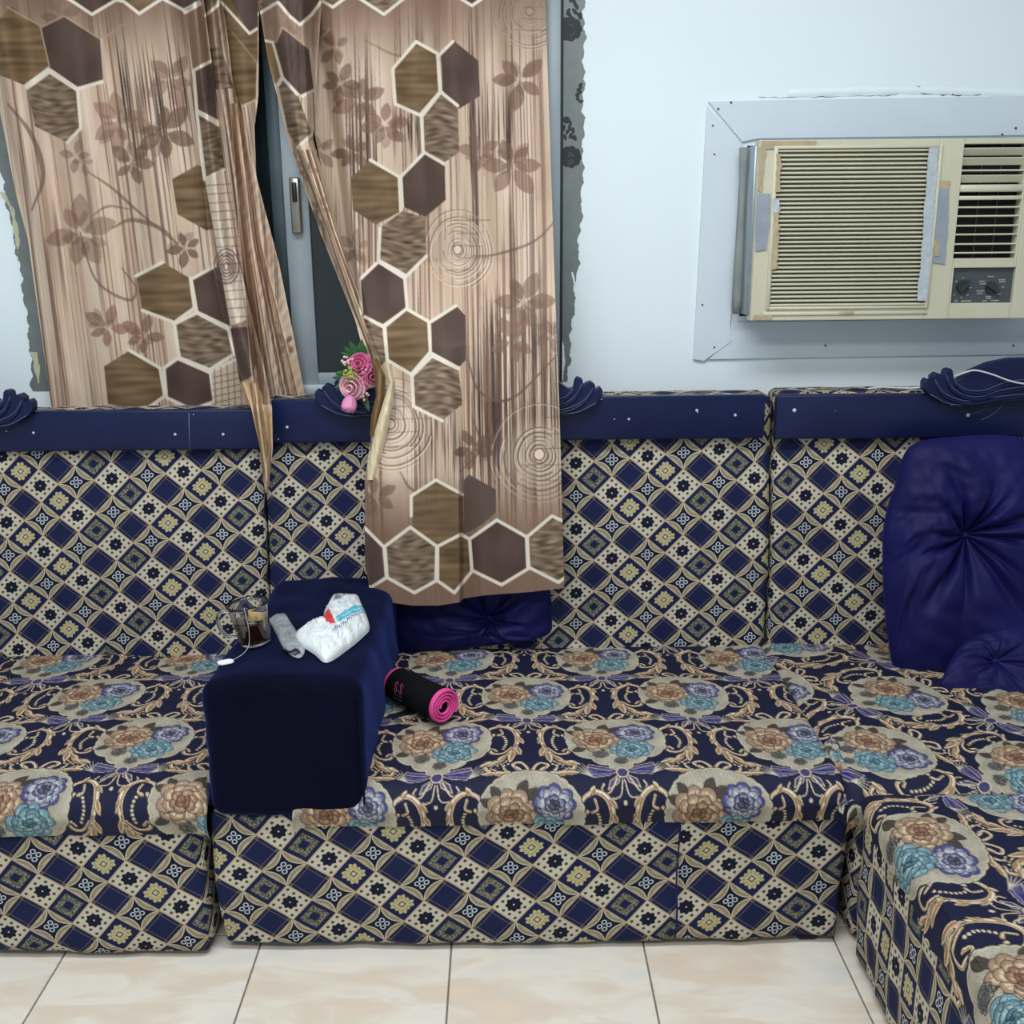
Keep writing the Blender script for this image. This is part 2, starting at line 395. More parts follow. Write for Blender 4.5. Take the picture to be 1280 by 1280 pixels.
def leafshape(c, x, y, a, l, wd, col, line=(40, 36, 32)):
    t = np.linspace(0, 1, 9); h = wd*np.sin(pi*t)**.8*(1-.3*t)
    A = [(x+l*t_*cos(a)-h_*sin(a), y+l*t_*sin(a)+h_*cos(a)) for t_, h_ in zip(t, h)]
    B = [(x+l*t_*cos(a)+h_*sin(a), y+l*t_*sin(a)-h_*cos(a)) for t_, h_ in zip(t, h)][::-1]
    c.poly(A+B[1:-1], col, line=line, lw=.12); c.stroke([(x, y), (x+l*.9*cos(a), y+l*.9*sin(a))], .12, line)
def floral_tile():
    m = Canvas(-20, -17, 20, 21, 12.5)
    N = (19, 23, 52); cr = (200, 184, 156); tn = (150, 112, 82); gd = (196, 164, 124)
    # side scrolls, crown and leaves: symmetrical
    def both(f): f(1); f(-1)
    def scroll(pts, w0, w1, w2, s):
        P = smoothpath([(s*x, y) for x, y in pts], 6); n = len(P); t = np.linspace(0, 1, n)
        wd = np.interp(t, [0, .5, 1], [w0, w1, w2])
        m.stroke(P, wd*.8+.35, (36, 30, 34)); m.stroke(P, wd*.8, cr); m.stroke(P, wd*.5, tn, .9); m.stroke(P+np.array([[.12*s, -.1]]), wd*.2, (232, 222, 200))
    def fan(s):
        for k, (x, y) in enumerate(((-0.5, -3.2), (-1.6, -3.4), (-2.8, -3.2), (-3.9, -2.6), (-4.8, -1.8))):
            P = smoothpath([(s*6.2, 13.2), (s*(6.6-x*.5), 13.2+y*.6), (s*(7.2-x), 13+y*1.1)], 5)
            m.stroke(P, np.linspace(.32, .12, len(P)), (190, 182, 160))
    both(fan)
    for s in (1, -1):
        scroll([(9.6, -2.8), (10.4, -4.6), (12.8, -5.6), (15, -4.0), (15.8, -.8), (15.2, 3.0), (13.6, 6.0), (12.2, 8.2)], .7, 1.5, .5, s)
        scroll([(9.6, -2.8), (9.2, -1.6), (10.2, -1.0), (10.9, -1.9)], .8, .6, .9, s)
        scroll([(12.4, -4.2), (12.8, -2.4), (11.9, -1.7)], .6, .5, .9, s)
        scroll([(9.9, 4.2), (10.6, 5.6), (12.6, 5.6), (14.4, 3.2)], .9, .8, .4, s)
        scroll([(9.8, 4.4), (10.6, 3.6), (11.3, 4.6)], .5, .5, .7, s)
        scroll([(15.4, 2.5), (15.8, 5.2), (14.2, 8.4)], .5, 1.0, .2, s)
        scroll([(14.8, 4.5), (14.8, 7.0), (12.6, 9.6)], .5, 1.1, .2, s)
        scroll([(13.6, 6.0), (11.8, 8.4), (9.2, 9.2), (9.6, 11.4), (11.2, 11.2)], .6, 1.2, .4, s)
        scroll([(.3, -8.2), (.5, -10.6), (2.0, -12.6), (3.6, -12), (2.9, -10.8)], .8, .7, .9, s)
        scroll([(.5, -9.0), (2.4, -8.2), (5.2, -8.8), (8.2, -11.2)], .8, 1.5, .2, s)
        scroll([(3.0, -8.6), (5.0, -10.2), (5.8, -12.0)], .3, .9, .1, s)
        scroll([(4.6, -8.4), (6.8, -9.4), (9.6, -9.8)], .3, .9, .1, s)
        for k in range(7): m.ell(s*(12.9+.5*sin(k*.6)), -.6+k*.82-.6, .34, .3, 0, cr, line=(36, 30, 34), lw=.08)
        for k in range(4): m.ell(s*(4.6+k*.7), -12.2+k*.5-(1 if k > 1 else 0), .28, .28, 0, cr)
        for k in range(4): m.ell(s*(11.5+.3*k), 12.2+.9*k, .28, .28, 0, cr, op=.9)
        for (x, y, a, l, w_) in ((13.4, 6.4, 2.2, 4.2, .75), (14.6, 5.0, 1.7, 4.6, .8), (15.4, 3.0, 1.35, 4.0, .7), (12.6, 8.4, 2.6, 3.6, .7), (15.9, -1, 1.25, 3.4, .6), (15.2, -4.2, .9, 2.6, .5), (11.6, -5.2, -1.0, 2.0, .45), (10.4, 9.2, 2.9, 2.6, .55),
                                 (2.6, -8.4, -.5, 3.4, .7), (4.6, -8.9, -.25, 4.0, .7), (6.6, -9.4, -.1, 3.6, .6), (1.6, -9.2, -1.0, 2.8, .5)):
            aa = a if s == 1 else pi-a
            leafshape(m, s*x, y, aa, l, w_*1.25, (36, 30, 32), (36, 30, 32)); leafshape(m, s*x, y, aa, l*.93, w_, cr, cr); leafshape(m, s*(x+.1), y+.2, aa, l*.75, w_*.5, tn, tn)
    # scalloped medallion
    lob = [(0, -3.2, 6.2, 5.2), (-5.2, -3.4, 4.2, 4.2), (5.2, -3.4, 4.2, 4.2), (-7.2, .8, 2.9, 3.2), (7.2, .8, 2.9, 3.2), (-5.6, 4.2, 3.4, 3.2), (5.6, 4.2, 3.4, 3.2), (0, 3, 7, 5),
           (-2.6, 7.2, 2.8, 2.6), (2.6, 7.2, 2.8, 2.6), (0, 10.2, 2.2, 2.8), (-8.3, -1.6, 1.6, 1.8), (8.3, -1.6, 1.6, 1.8), (-8.4, 3.2, 1.5, 1.6), (8.4, 3.2, 1.5, 1.6), (-2.5, -7.6, 3, 1.5), (2.5, -7.6, 3, 1.5)]
    for i in range(22):
        a = radians(-35+250*i/21)+pi; lob.append((9.0*cos(a)*(1 if abs(cos(a)) > .3 else .95), -.9+7.9*sin(a), 1.35, 1.25))
    for e in lob: m.ell(e[0], e[1], e[2]+.45, e[3]+.45, 0, (44, 40, 44))
    for e in lob: m.ell(e[0], e[1], e[2]+.25, e[3]+.25, 0, (190, 182, 160))
    for e in lob: m.ell(e[0], e[1], e[2], e[3], 0, lambda X, Y: np.array([160, 154, 138])+(wav(X, Y, 3, .22)*14+wav(X, Y, 4, 1.1)*7)[..., None]*np.ones(3))
    # bow
    for s in (1, -1):
        m.poly([(s*.6, 12.2), (s*3.2, 10.6), (s*6.4, 9.9), (s*6.9, 11.6), (s*5.8, 13.6), (s*2.8, 13.2)], lambda X, Y: np.array([70, 66, 100])+(wav(X, Y, 5, .5)*22)[..., None]*np.array([1, 1, 1.1]), line=(170, 156, 142), lw=.22)
        m.poly([(s*1.2, 12.2), (s*3.6, 11.4), (s*5.4, 12.6), (s*3, 13.0)], (44, 44, 104))
        m.stroke([(s*2, 12), (s*6.8, 10.8)], .25, (160, 150, 170)); m.stroke([(s*2.4, 12.6), (s*6.4, 12.9)], .22, (140, 132, 170))
        m.poly([(s*.4, 13), (s*2.6, 14.4), (s*3.2, 16.2), (s*1.0, 15)], (66, 62, 98), line=cr, lw=.2)
        m.stroke(smoothpath([(s*1.2, 14), (s*3, 16.8), (s*4.4, 16), (s*3.9, 15)], 5), .35, cr)
        m.stroke(smoothpath([(s*.2, 14.5), (s*.8, 17.4), (s*2.2, 18)], 5), .3, cr); m.ell(s*2.4, 18, .35, .35, 0, cr)
    m.ell(0, 12.6, 1.0, 1.2, 0, (60, 58, 100), line=cr, lw=.25); m.ell(0, 18.8, .4, .5, 0, cr)
    # blooms
    L = (70, 62, 56)
    for a in ((-7.2, -2.6, 3.6, 3.0, 1.1), (-6.2, -4.2, 4.1, 2.8, 1.1), (-2.4, -4.6, 5.2, 3.6, 1.3), (-1, -4, 5.6, 3.4, 1.2), (-6.4, 2.8, 2.6, 3.4, 1.2), (-3, 3.4, 1.9, 3.2, 1.1), (4.2, .2, .8, 3.2, 1.0), (1.2, 2.2, 2.4, 2.6, 1.0)):
        leafshape(m, a[0], a[1], a[2], a[3], a[4], L)
    flower(m, -3.8, -.6, 5.0, [((148, 122, 100), (198, 178, 152)), ((150, 122, 98), (210, 192, 166)), ((132, 98, 76), (184, 152, 124)), ((110, 78, 62), (156, 118, 94))], 5)
    flower(m, 4.6, -3.0, 4.0, [((66, 68, 118), (180, 182, 190)), ((140, 142, 162), (196, 196, 198)), ((74, 76, 118), (172, 174, 186)), ((50, 50, 76), (116, 116, 130))], 9)
    flower(m, 2.9, 4.0, 4.1, [((104, 140, 150), (154, 182, 186)), ((84, 120, 134), (140, 172, 180)), ((114, 150, 160), (168, 192, 194)), ((54, 92, 112), (116, 158, 172))], 12, sq_=.9)
    flower(m, -3.6, 5.6, 1.5, [((120, 122, 118), (160, 162, 156)), ((96, 98, 98), (140, 142, 140))], 3)
    flower(m, .2, 8.6, 1.2, [((120, 122, 118), (160, 162, 156)), ((96, 98, 98), (140, 142, 140))], 4)
    TW, TH = 36.6, 44.0
    t = Canvas(0, 0, TW, TH, 12.5, N)
    for cx, cy in ((TW/2, TH/4), (0, TH*3/4)):
        i0 = int(round((cx-20-0)*t.k)); j0 = int(round((cy-17)*t.k))
        ii = np.mod(np.arange(m.w)+i0, t.w); jj = np.mod(np.arange(m.h)+j0, t.h)
        sub = t.a[np.ix_(jj, ii)]; a = m.al[..., None]
        t.a[np.ix_(jj, ii)] = sub*(1-a)+m.a*a
    gg = np.random.default_rng(3); t.a *= (1+gg.normal(0, .07, t.a.shape[:2]))[..., None].astype(np.float32)
    return t, (TW/2, TH/4)
FT, FC = floral_tile()
def floral(xm, ym, ax, ay):             # xm along the repeat, ym down the cloth, (ax, ay) = where a medallion's middle falls
    return FT.sample((xm-ax)*100+FC[0], (ym-ay)*100+FC[1], True)

# ---- the curtain print (units: the cloth's own flat millimetre-like grid, origin top left)
def curtain_print():
    k = 1.6; c = Canvas(-60, -46, 720, 780, k, (204, 180, 158))
    H, W = c.h, c.w; X = c.x0+(np.arange(W)+.5)/k; Y = c.y0+(np.arange(H)+.5)/k; XX, YY = np.meshgrid(X, Y)
    g = random.Random(11)
    lean = np.where(XX < 330, .13, .02)
    Xs = XX-lean*YY+wav(YY*0, YY, 2, 1/300)*2
    base = (np.array([204, 181, 160])+wav(Xs, YY*.06, 8, 1/26)[..., None]*np.array([15, 17, 18])).astype(np.float32)
    c.a[:] = base/255
    lean = lean.astype(np.float32); Xs = Xs.astype(np.float32); YY = YY.astype(np.float32)
    CL = [(g.uniform(-140, 720), g.uniform(6, 26)) for _ in range(24)]
    for i in range(1000):
        cl = g.choice(CL); x = g.gauss(cl[0], cl[1]) if g.random() < .72 else g.uniform(-140, 720); wd = g.choice([.6, .7, .9, 1.1, 1.4, 2.2, 4]); y0 = g.uniform(-250, 640); ln = g.uniform(120, 520)
        col = g.choice([(64, 46, 42), (84, 60, 52), (108, 80, 66), (140, 108, 88), (232, 214, 196), (226, 206, 186), (52, 40, 40), (132, 94, 74), (170, 134, 110)])
        op = g.uniform(.4, .95)*(.6 if wd > 2 else 1)
        j0, j1 = max(0, int((y0-c.y0)*k)), min(H, int((y0+ln-c.y0)*k))
        if j1 <= j0: continue
        xa, xb = (x-6, x+90) if x < 330 else (x-6, x+22)
        i0, i1 = max(0, int((xa-c.x0)*k)), min(W, int((xb-c.x0)*k))
        if i1 <= i0: continue
        sl = (slice(j0, j1), slice(i0, i1)); yy = YY[sl]
        f = np.clip((wd/2-np.abs(Xs[sl]-x))*k+.5, 0, 1)*sstep(y0, y0+60, yy)*(1-sstep(y0+ln-80, y0+ln, yy))*op
        c.a[sl] = c.a[sl]*(1-f[..., None])+np.array(col, np.float32)/255*f[..., None]
    def dense(x0, x1, y0, y1, n, seed):
        q = random.Random(seed)
        for i in range(n):
            x = q.uniform(x0, x1); a = q.uniform(y0, y0+(y1-y0)*.4)-20; b = a+q.uniform(.5, 1.0)*(y1-y0)
            ln = .13 if x < 330 else .02
            c.stroke([(x+ln*(a-y0), a), (x+ln*((a+b)/2-y0), (a+b)/2), (x+ln*(b-y0), b)], [.2, q.uniform(1.0, 2.6), .2], q.choice([(56, 42, 40), (84, 60, 50), (110, 80, 62), (60, 50, 50)]), q.uniform(.5, .9))
    dense(145, 195, 60, 230, 26, 1); dense(430, 470, 60, 320, 20, 2); dense(585, 640, 110, 240, 26, 3); dense(590, 700, 380, 640, 70, 4); dense(590, 640, 360, 560, 30, 5)
    dense(485, 530, 140, 200, 10, 6); dense(275, 300, 120, 500, 8, 7); dense(560, 620, 500, 640, 24, 8); dense(180, 240, 60, 210, 14, 9); dense(640, 690, 380, 520, 18, 10); dense(520, 560, 520, 600, 10, 12)
    # rings of growth
    def rings(cx, cy, r, seed, sx=1., cut=None):
        q = random.Random(seed)
        c.ell(cx, cy, r*.6*sx, r*.6, 0, (206, 186, 166), op=.55, soft=r*.3)
        rr = r*.1
        while rr < r:
            a0 = q.uniform(0, 6.3) if rr > r*.3 else 0; a1 = a0+(q.uniform(2.5, 5.5) if rr > r*.3 else 6.3)
            t = np.linspace(a0, a1, 26); P = np.stack([cx+sx*rr*np.cos(t)*(1+.03*np.sin(3*t)), cy+rr*np.sin(t)*1.04], 1)
            c.stroke(P, q.choice([.8, 1.2, 2.2]), q.choice([(110, 84, 72), (90, 70, 62), (140, 110, 94)]), .75)
            c.stroke(P+1.4, q.choice([1, 1.8]), (232, 218, 202), .6)
            rr += q.uniform(3.0, 5.5)*max(r/55., .5)
        c.ell(cx, cy, r*.09, r*.1, 0, (226, 206, 190), line=(120, 92, 80), lw=1.5)
        for i in range(5):
            y = cy-r*.7+i*r*.3; c.stroke([(cx+q.uniform(-.4, .1)*r, y), (cx+q.uniform(.4, 1.)*r, y+q.uniform(-2, 2))], .8, (90, 70, 62), .7)
            x = cx-r*.3+i*r*.2; c.stroke([(x, cy-r*q.uniform(.5, 1)), (x, cy-r*q.uniform(0, .3))], .8, (90, 70, 62), .7)
    rings(572, 312, 52, 1, .9); rings(662, 14, 46, 2); rings(674, 568, 66, 3); rings(488, 530, 56, 4); rings(140, -10, 10, 5)
    # leaves and vines, translucent brown
    br = (122, 90, 76)
    def bloom(x, y, r, n, seed, op=.5, col=br):
        q = random.Random(seed); a0 = q.uniform(0, 6)
        for i in range(n):
            a = a0+2*pi*i/n+q.uniform(-.3, .3); l = r*q.uniform(.75, 1.15); t = np.linspace(0, 1, 8); h = l*.24*np.sin(pi*t)**.8
            ca, sa = cos(a), sin(a)
            A = [(x+l*(t_*.88+.12)*ca-h_*sa, y+l*(t_*.88+.12)*sa+h_*ca) for t_, h_ in zip(t, h)]
            B = [(x+l*(t_*.88+.12)*ca+h_*sa, y+l*(t_*.88+.12)*sa-h_*ca) for t_, h_ in zip(t, h)][::-1]
            c.poly(A+B[1:-1], col, op=op)
    for b in ((100, 290, 45, 6, 1), (150, 150, 40, 6, 2), (205, 165, 38, 6, 3), (165, 205, 30, 5, 4), (215, 100, 34, 5, 5), (95, 195, 24, 4, 6), (232, 310, 26, 5, 7), (135, 410, 30, 5, 8), (180, 420, 28, 5, 8), (75, 20, 30, 4, 8),
              (450, 125, 34, 6, 11), (480, 155, 32, 6, 12), (425, 105, 28, 5, 13), (440, 190, 26, 5, 14), (400, 190, 22, 4, 15), (640, 208, 42, 6, 16), (600, 190, 26, 5, 17), (655, 378, 40, 6, 18), (640, 425, 34, 5, 19), (690, 420, 26, 5, 19), (650, 100, 36, 5, 20), (445, 310, 26, 5, 21),
              (420, 60, 26, 4, 22), (590, 560, 30, 5, 23), (470, 620, 34, 5, 24), (365, 205, 20, 5, 25), (395, 280, 20, 4, 26), (358, 430, 16, 4, 27), (380, 440, 14, 4, 28), (300, 400, 18, 4, 29)):
        q_ = random.Random(b[0]+b[4]); v_ = q_.uniform(.72, 1.12); bloom(*b, op=q_.uniform(.38, .72), col=tuple(v_*t_ for t_ in br)); bloom(b[0]+q_.uniform(-9, 9), b[1]+q_.uniform(-9, 9), b[2]*.7, 4, b[4]+77, op=.3, col=(96, 74, 62))
    def vine(pts, wd, op=.6): P = smoothpath(pts, 8); c.stroke(P, np.interp(np.linspace(0, 1, len(P)), [0, .5, 1], [wd*.4, wd, wd*.4]), (104, 78, 68), op)
    vine([(10, 130), (40, 170), (54, 220), (40, 262)], 7); vine([(100, 290), (120, 350), (160, 375), (170, 360), (152, 335)], 4); vine([(110, 215), (140, 235), (170, 262), (215, 300)], 4)
    vine([(140, 285), (165, 275), (200, 285), (222, 305)], 6); vine([(115, 270), (135, 258), (165, 262)], 3); vine([(705, 262), (670, 300), (620, 318), (590, 320)], 3.5); vine([(585, 450), (600, 490), (640, 498), (700, 440)], 4, .75)
    vine([(455, 50), (500, 70), (540, 62)], 4, .4); vine([(500, 590), (515, 612), (545, 618)], 4); vine([(590, 520), (600, 560), (575, 590)], 4)
    # brown bands at head and foot
    for (a, b, inv) in ((-40, 100, True), (575, 680, False)):
        r = c.win(-60, -46, 720, 780); sl, X, Y = r
        f = (1-sstep(a+25, b, Y)) if inv else sstep(a, b, Y)
        fx = np.where((X > 560) & inv, .75, .92)
        c.put(sl, f*fx, lambda X, Y: np.array([124, 97, 82])+(wav(X, Y*.4, 6, 1/60)*7)[..., None]*np.ones(3), X, Y)
    OUT = (226, 216, 200)
    def wood(X, Y): s = wav(X*.16, Y, 21, 1/9, 9)+.6*wav(X*.1, Y, 22, 1/22); return np.array([112, 90, 64])+s[..., None]*np.array([20, 18, 15])
    def dark(X, Y): s = wav(X, Y, 31, 1/50); return np.array([84, 66, 60])+s[..., None]*np.array([8, 7, 6])
    def streak(X, Y):
        s = wav(X*.22+3*np.sin(Y/9), Y+3*np.sin(X/14), 41, 1/7, 9); return np.array([120, 101, 84])+s[..., None]*np.array([40, 38, 34])
    F = {'w': wood, 'd': dark, 's': streak}
    def hx(kind, pts, line=True, lw=4.2, sides=None):
        c.poly(pts, F[kind])
        if line is True: c.poly(pts, None, line=OUT, lw=lw)
        elif line:
            for i, j in line: c.stroke([pts[i], pts[j]], lw, OUT)
    # zigzag bands at the head
    c.poly([(86, -40), (88, 0), (115, 18), (145, 0), (145, -40)], F['d']); c.poly([(148, -40), (155, 2), (174, 17), (200, 0), (200, -40)], F['w'])
    c.poly([(200, -40), (205, 0), (230, 13), (247, 3), (247, -40)], F['d']); c.poly([(256, -40), (256, 18), (274, 4), (274, -40)], F['s'])
    for z in ([(60, -14), (88, 0), (115, 18), (145, 0), (155, 2), (174, 17), (203, -2), (230, 13), (249, 2)], [(256, 20), (273, 6), (276, -10)]): c.stroke(z, 4, OUT)
    c.poly([(325, -40), (325, 16), (345, 4), (350, -40)], F['s']); c.poly([(345, -40), (347, 2), (375, 32), (401, 0), (401, -40)], F['d'])
    c.poly([(401, -40), (405, 3), (416, 9), (428, 0), (428, -40)], F['w']); c.poly([(445, -40), (447, -2), (480, 18), (505, -2), (505, -40)], F['s']); c.poly([(575, -40), (576, -2), (590, 7), (604, -2), (604, -40)], F['d'])
    c.stroke([(322, 18), (345, 4), (348, 3), (362, 20), (375, 31), (390, 18), (402, 1), (406, 3), (416, 9), (428, 0), (440, -8), (480, 18), (510, -6)], 4, OUT); c.stroke([(572, -4), (590, 7), (606, -4)], 4, OUT)
    # left curtain
    hx('w', [(15, 8), (50, 32), (62, 85), (32, 107), (-10, 90), (-18, 40)], [(2, 3)]); hx('d', [(80, 20), (127, 50), (131, 101), (97, 111), (62, 87), (52, 35)], [(2, 3), (3, 4)])
    c.stroke([(8, 8), (50, 32), (62, 85)], 2, (170, 146, 126)); c.stroke([(52, 34), (80, 20), (127, 50), (155, 30)], 2, (170, 146, 126)); c.stroke([(127, 50), (131, 101)], 4, (190, 170, 152))
    hx('s', [(62, 90), (97, 113), (101, 160), (84, 178), (44, 158), (34, 110)], [(0, 1), (1, 2), (2, 3), (5, 0)])
    hx('w', [(215, 224), (247, 206), (268, 216), (274, 285), (258, 288), (222, 268)], None)
    hx('w', [(170, 345), (203, 328), (238, 348), (243, 385), (218, 403), (178, 388)], [(0, 1), (2, 3), (3, 4), (4, 5)]); hx('d', [(239, 349), (270, 332), (290, 345), (292, 412), (246, 390)], [(0, 1), (3, 4), (4, 0)])
    hx('s', [(218, 405), (246, 391), (286, 412), (292, 443), (262, 462), (224, 447)], True); hx('w', [(130, 458), (162, 438), (200, 460), (206, 495), (182, 512), (135, 505)], [(1, 2), (2, 3), (3, 4)])
    hx('d', [(205, 460), (222, 448), (263, 466), (268, 502), (240, 512), (208, 497)], True)
    c.poly([(264, 464), (298, 448), (305, 505), (268, 505)], (204, 186, 164)); c.stroke([(264, 464), (298, 448)], 4, OUT)
    for i in range(5): c.stroke([(268+i*8, 462-i*3), (270+i*8, 505)], 1, (110, 86, 74)); c.stroke([(266, 472+i*8), (302, 464+i*8)], 1, (110, 86, 74))
    # left curtain, gathered folds
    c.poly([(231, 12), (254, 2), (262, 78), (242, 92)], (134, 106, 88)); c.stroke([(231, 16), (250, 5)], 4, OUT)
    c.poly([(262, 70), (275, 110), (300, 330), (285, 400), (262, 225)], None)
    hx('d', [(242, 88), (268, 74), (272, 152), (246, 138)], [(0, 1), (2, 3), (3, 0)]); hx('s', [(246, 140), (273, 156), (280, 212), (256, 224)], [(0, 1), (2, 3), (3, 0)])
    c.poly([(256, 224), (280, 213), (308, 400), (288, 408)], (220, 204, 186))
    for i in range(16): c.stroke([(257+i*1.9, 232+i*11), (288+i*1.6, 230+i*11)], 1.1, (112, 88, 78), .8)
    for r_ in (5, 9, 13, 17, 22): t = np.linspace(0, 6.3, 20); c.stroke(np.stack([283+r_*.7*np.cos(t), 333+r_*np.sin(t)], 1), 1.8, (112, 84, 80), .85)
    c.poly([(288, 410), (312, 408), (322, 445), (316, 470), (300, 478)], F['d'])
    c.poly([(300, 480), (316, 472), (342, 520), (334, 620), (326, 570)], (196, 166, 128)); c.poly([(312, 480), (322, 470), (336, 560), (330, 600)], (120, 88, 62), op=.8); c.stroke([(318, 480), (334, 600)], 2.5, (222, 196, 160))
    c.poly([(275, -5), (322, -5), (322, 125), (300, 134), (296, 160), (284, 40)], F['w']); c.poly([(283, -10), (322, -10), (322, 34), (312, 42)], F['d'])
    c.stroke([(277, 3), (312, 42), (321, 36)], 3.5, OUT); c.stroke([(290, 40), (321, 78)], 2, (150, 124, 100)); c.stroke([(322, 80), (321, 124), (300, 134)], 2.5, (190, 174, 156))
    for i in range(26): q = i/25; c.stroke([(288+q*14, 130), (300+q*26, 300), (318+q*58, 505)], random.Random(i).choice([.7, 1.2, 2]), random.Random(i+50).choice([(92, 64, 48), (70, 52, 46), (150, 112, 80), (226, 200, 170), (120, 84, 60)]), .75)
    c.poly([(262, 60), (276, 58), (292, 110), (270, 112)], F['s'])
    # right curtain, leading fold
    c.poly([(326, 30), (352, 14), (372, 40), (356, 60), (342, 52), (328, 52)], (140, 112, 92), op=.7); c.poly([(328, 52), (341, 53), (350, 96), (344, 106)], (132, 106, 74))
    hx('d', [(342, 55), (353, 34), (388, 62), (394, 112), (378, 120), (353, 97)], [(4, 3)]); c.stroke([(328, 50), (341, 53), (353, 96)], 3.5, OUT); c.stroke([(345, 52), (353, 34), (388, 62), (412, 36)], 2.5, (176, 152, 132)); c.stroke([(388, 62), (394, 112)], 4, (200, 182, 164))
    hx('s', [(348, 106), (353, 97), (372, 118), (390, 168), (372, 184), (360, 165)], [(0, 1), (1, 2), (3, 4)])
    c.poly([(372, 186), (390, 174), (452, 390), (480, 455), (462, 450)], (214, 188, 160))
    for i in range(9): q = i/8; c.stroke([(372+q*18, 188), (410+q*10, 290), (440+q*14, 380), (466+q*10, 450)], random.Random(i).choice([.8, 1.4, 2.4]), random.Random(i+9).choice([(88, 62, 48), (130, 94, 70), (232, 212, 188), (70, 52, 44)]), .8)
    for b in ((385, 215, 16, 4, 31), (400, 260, 16, 4, 32)): bloom(*b, op=.5)
    # right curtain honeycomb
    hx('w', [(520, 52), (547, 67), (550, 115), (525, 144), (494, 130), (491, 86)], True); hx('d', [(551, 66), (566, 50), (598, 76), (600, 120), (574, 136), (553, 113)], None); c.stroke([(548, 70), (566, 52)], 4, OUT)
    hx('s', [(551, 115), (572, 132), (574, 190), (554, 204), (529, 190), (527, 146)], [(0, 1), (3, 4), (4, 5), (5, 0)]); c.poly([(495, 136), (524, 147), (526, 190), (500, 205)], None)
    hx('w', [(463, 200), (499, 221), (501, 264), (470, 281), (441, 262), (439, 222)], [(0, 1), (1, 2)]); hx('d', [(529, 192), (556, 208), (557, 250), (532, 271), (503, 258), (501, 221)], [(5, 0), (4, 5)])
    hx('s', [(503, 264), (531, 272), (533, 320), (508, 345), (473, 325), (475, 285)], [(3, 4), (2, 3), (4, 5)]); hx('d', [(473, 327), (506, 348), (509, 386), (481, 406), (452, 392), (449, 350)], [(5, 0), (0, 1), (2, 3), (4, 5), (1, 2)])
    hx('w', [(508, 386), (536, 402), (538, 440), (514, 468), (484, 450), (481, 408)], True); hx('d', [(539, 402), (570, 382), (582, 395), (582, 450), (573, 460), (540, 442)], [(0, 1), (4, 5)])
    hx('s', [(540, 445), (573, 461), (578, 505), (553, 526), (517, 508), (515, 470)], [(5, 0), (0, 1), (3, 4), (4, 5)]); hx('s', [(456, 396), (480, 409), (484, 450), (471, 462), (462, 440)], [(0, 1), (1, 2)])
    # foot of the right curtain
    c.poly([(516, 660), (514, 620), (545, 600), (578, 618), (580, 664), (548, 680)], F['w'], op=.9); c.stroke([(514, 645), (514, 620), (545, 600), (578, 618)], 4, OUT)
    c.poly([(580, 600), (586, 593), (620, 612), (620, 640), (604, 655), (580, 668)], (92, 76, 70))
    hx('d', [(440, 650), (456, 660), (480, 684), (483, 722), (464, 734), (440, 730)], True); hx('s', [(481, 683), (513, 659), (546, 683), (545, 726), (518, 741), (484, 722)], True)
    hx('w', [(547, 683), (576, 668), (587, 674), (590, 714), (568, 741), (547, 726)], True); hx('d', [(587, 674), (621, 650), (658, 671), (660, 711), (627, 731), (590, 713)], True); hx('s', [(659, 671), (690, 645), (712, 655), (712, 718), (698, 728), (661, 709)], True)
    # little twisted ends by the flowers
    return c
CP = curtain_print()
def cprint(x, y): return CP.sample(x, y)

# ================================================================== the setting
WY = 2.76
floor = box('floor', -3.2, 3.2, -2.0, WY+.02, -.06, -.003, M['grout']); tag(floor, kind='structure')
TL = .3995; g = .0035
bm = bmesh.new(); b_box(bm, -TL/2+g/2, TL/2-g/2, -TL/2+g/2, TL/2-g/2, -.004, 0, .0012, 1); tm = bpy.data.meshes.new('floor_tile'); bm.to_mesh(tm); bm.free(); tm.materials.append(M['tile'])
for i in range(-8, 8):
    for j in range(-8, 4):
        x = .682+TL*(i+.5)-TL*1; y = 1.505+TL*j+TL/2
        if abs(x) > 3 or y > 2.9 or y < -1.8: continue
        o = bpy.data.objects.new('floor_tile', tm); COL.objects.link(o); o.location = (x, y, 0); o.parent = floor

def wall_with_holes(name, x0, x1, z0, z1, y0, y1, holes, m):
    xs = sorted({x0, x1, *[h[0] for h in holes], *[h[1] for h in holes]}); zs = sorted({z0, z1, *[h[2] for h in holes], *[h[3] for h in holes]})
    bm = bmesh.new()
    for i in range(len(xs)-1):
        j = 0
        while j < len(zs)-1:
            cx = (xs[i]+xs[i+1])/2
            solid = lambda q: not any(h[0] < cx < h[1] and h[2] < (zs[q]+zs[q+1])/2 < h[3] for h in holes)
            if solid(j):
                k2 = j
                while k2+1 < len(zs)-1 and solid(k2+1): k2 += 1
                b_box(bm, xs[i], xs[i+1], y0, y1, zs[j], zs[k2+1]); j = k2+1
            else: j += 1
    return bm_obj(name, bm, m)
WX0, WX1, WZ0, WZ1 = -1.16, oy(703.5, 240, WY)[0], oy(400, 497, WY)[2], 2.16
AX0, AX1, AZ0, AZ1 = .625, 1.335, oy(940, 395, WY)[2], oy(948, 182, WY)[2]+.0
wall = wall_with_holes('wall_back', -3.2, 3.2, 0, 2.9, WY, WY+.16, [(WX0, WX1, WZ0, WZ1), (AX0, AX1, AZ0, AZ1)], M['wall']); tag(wall, kind='structure')
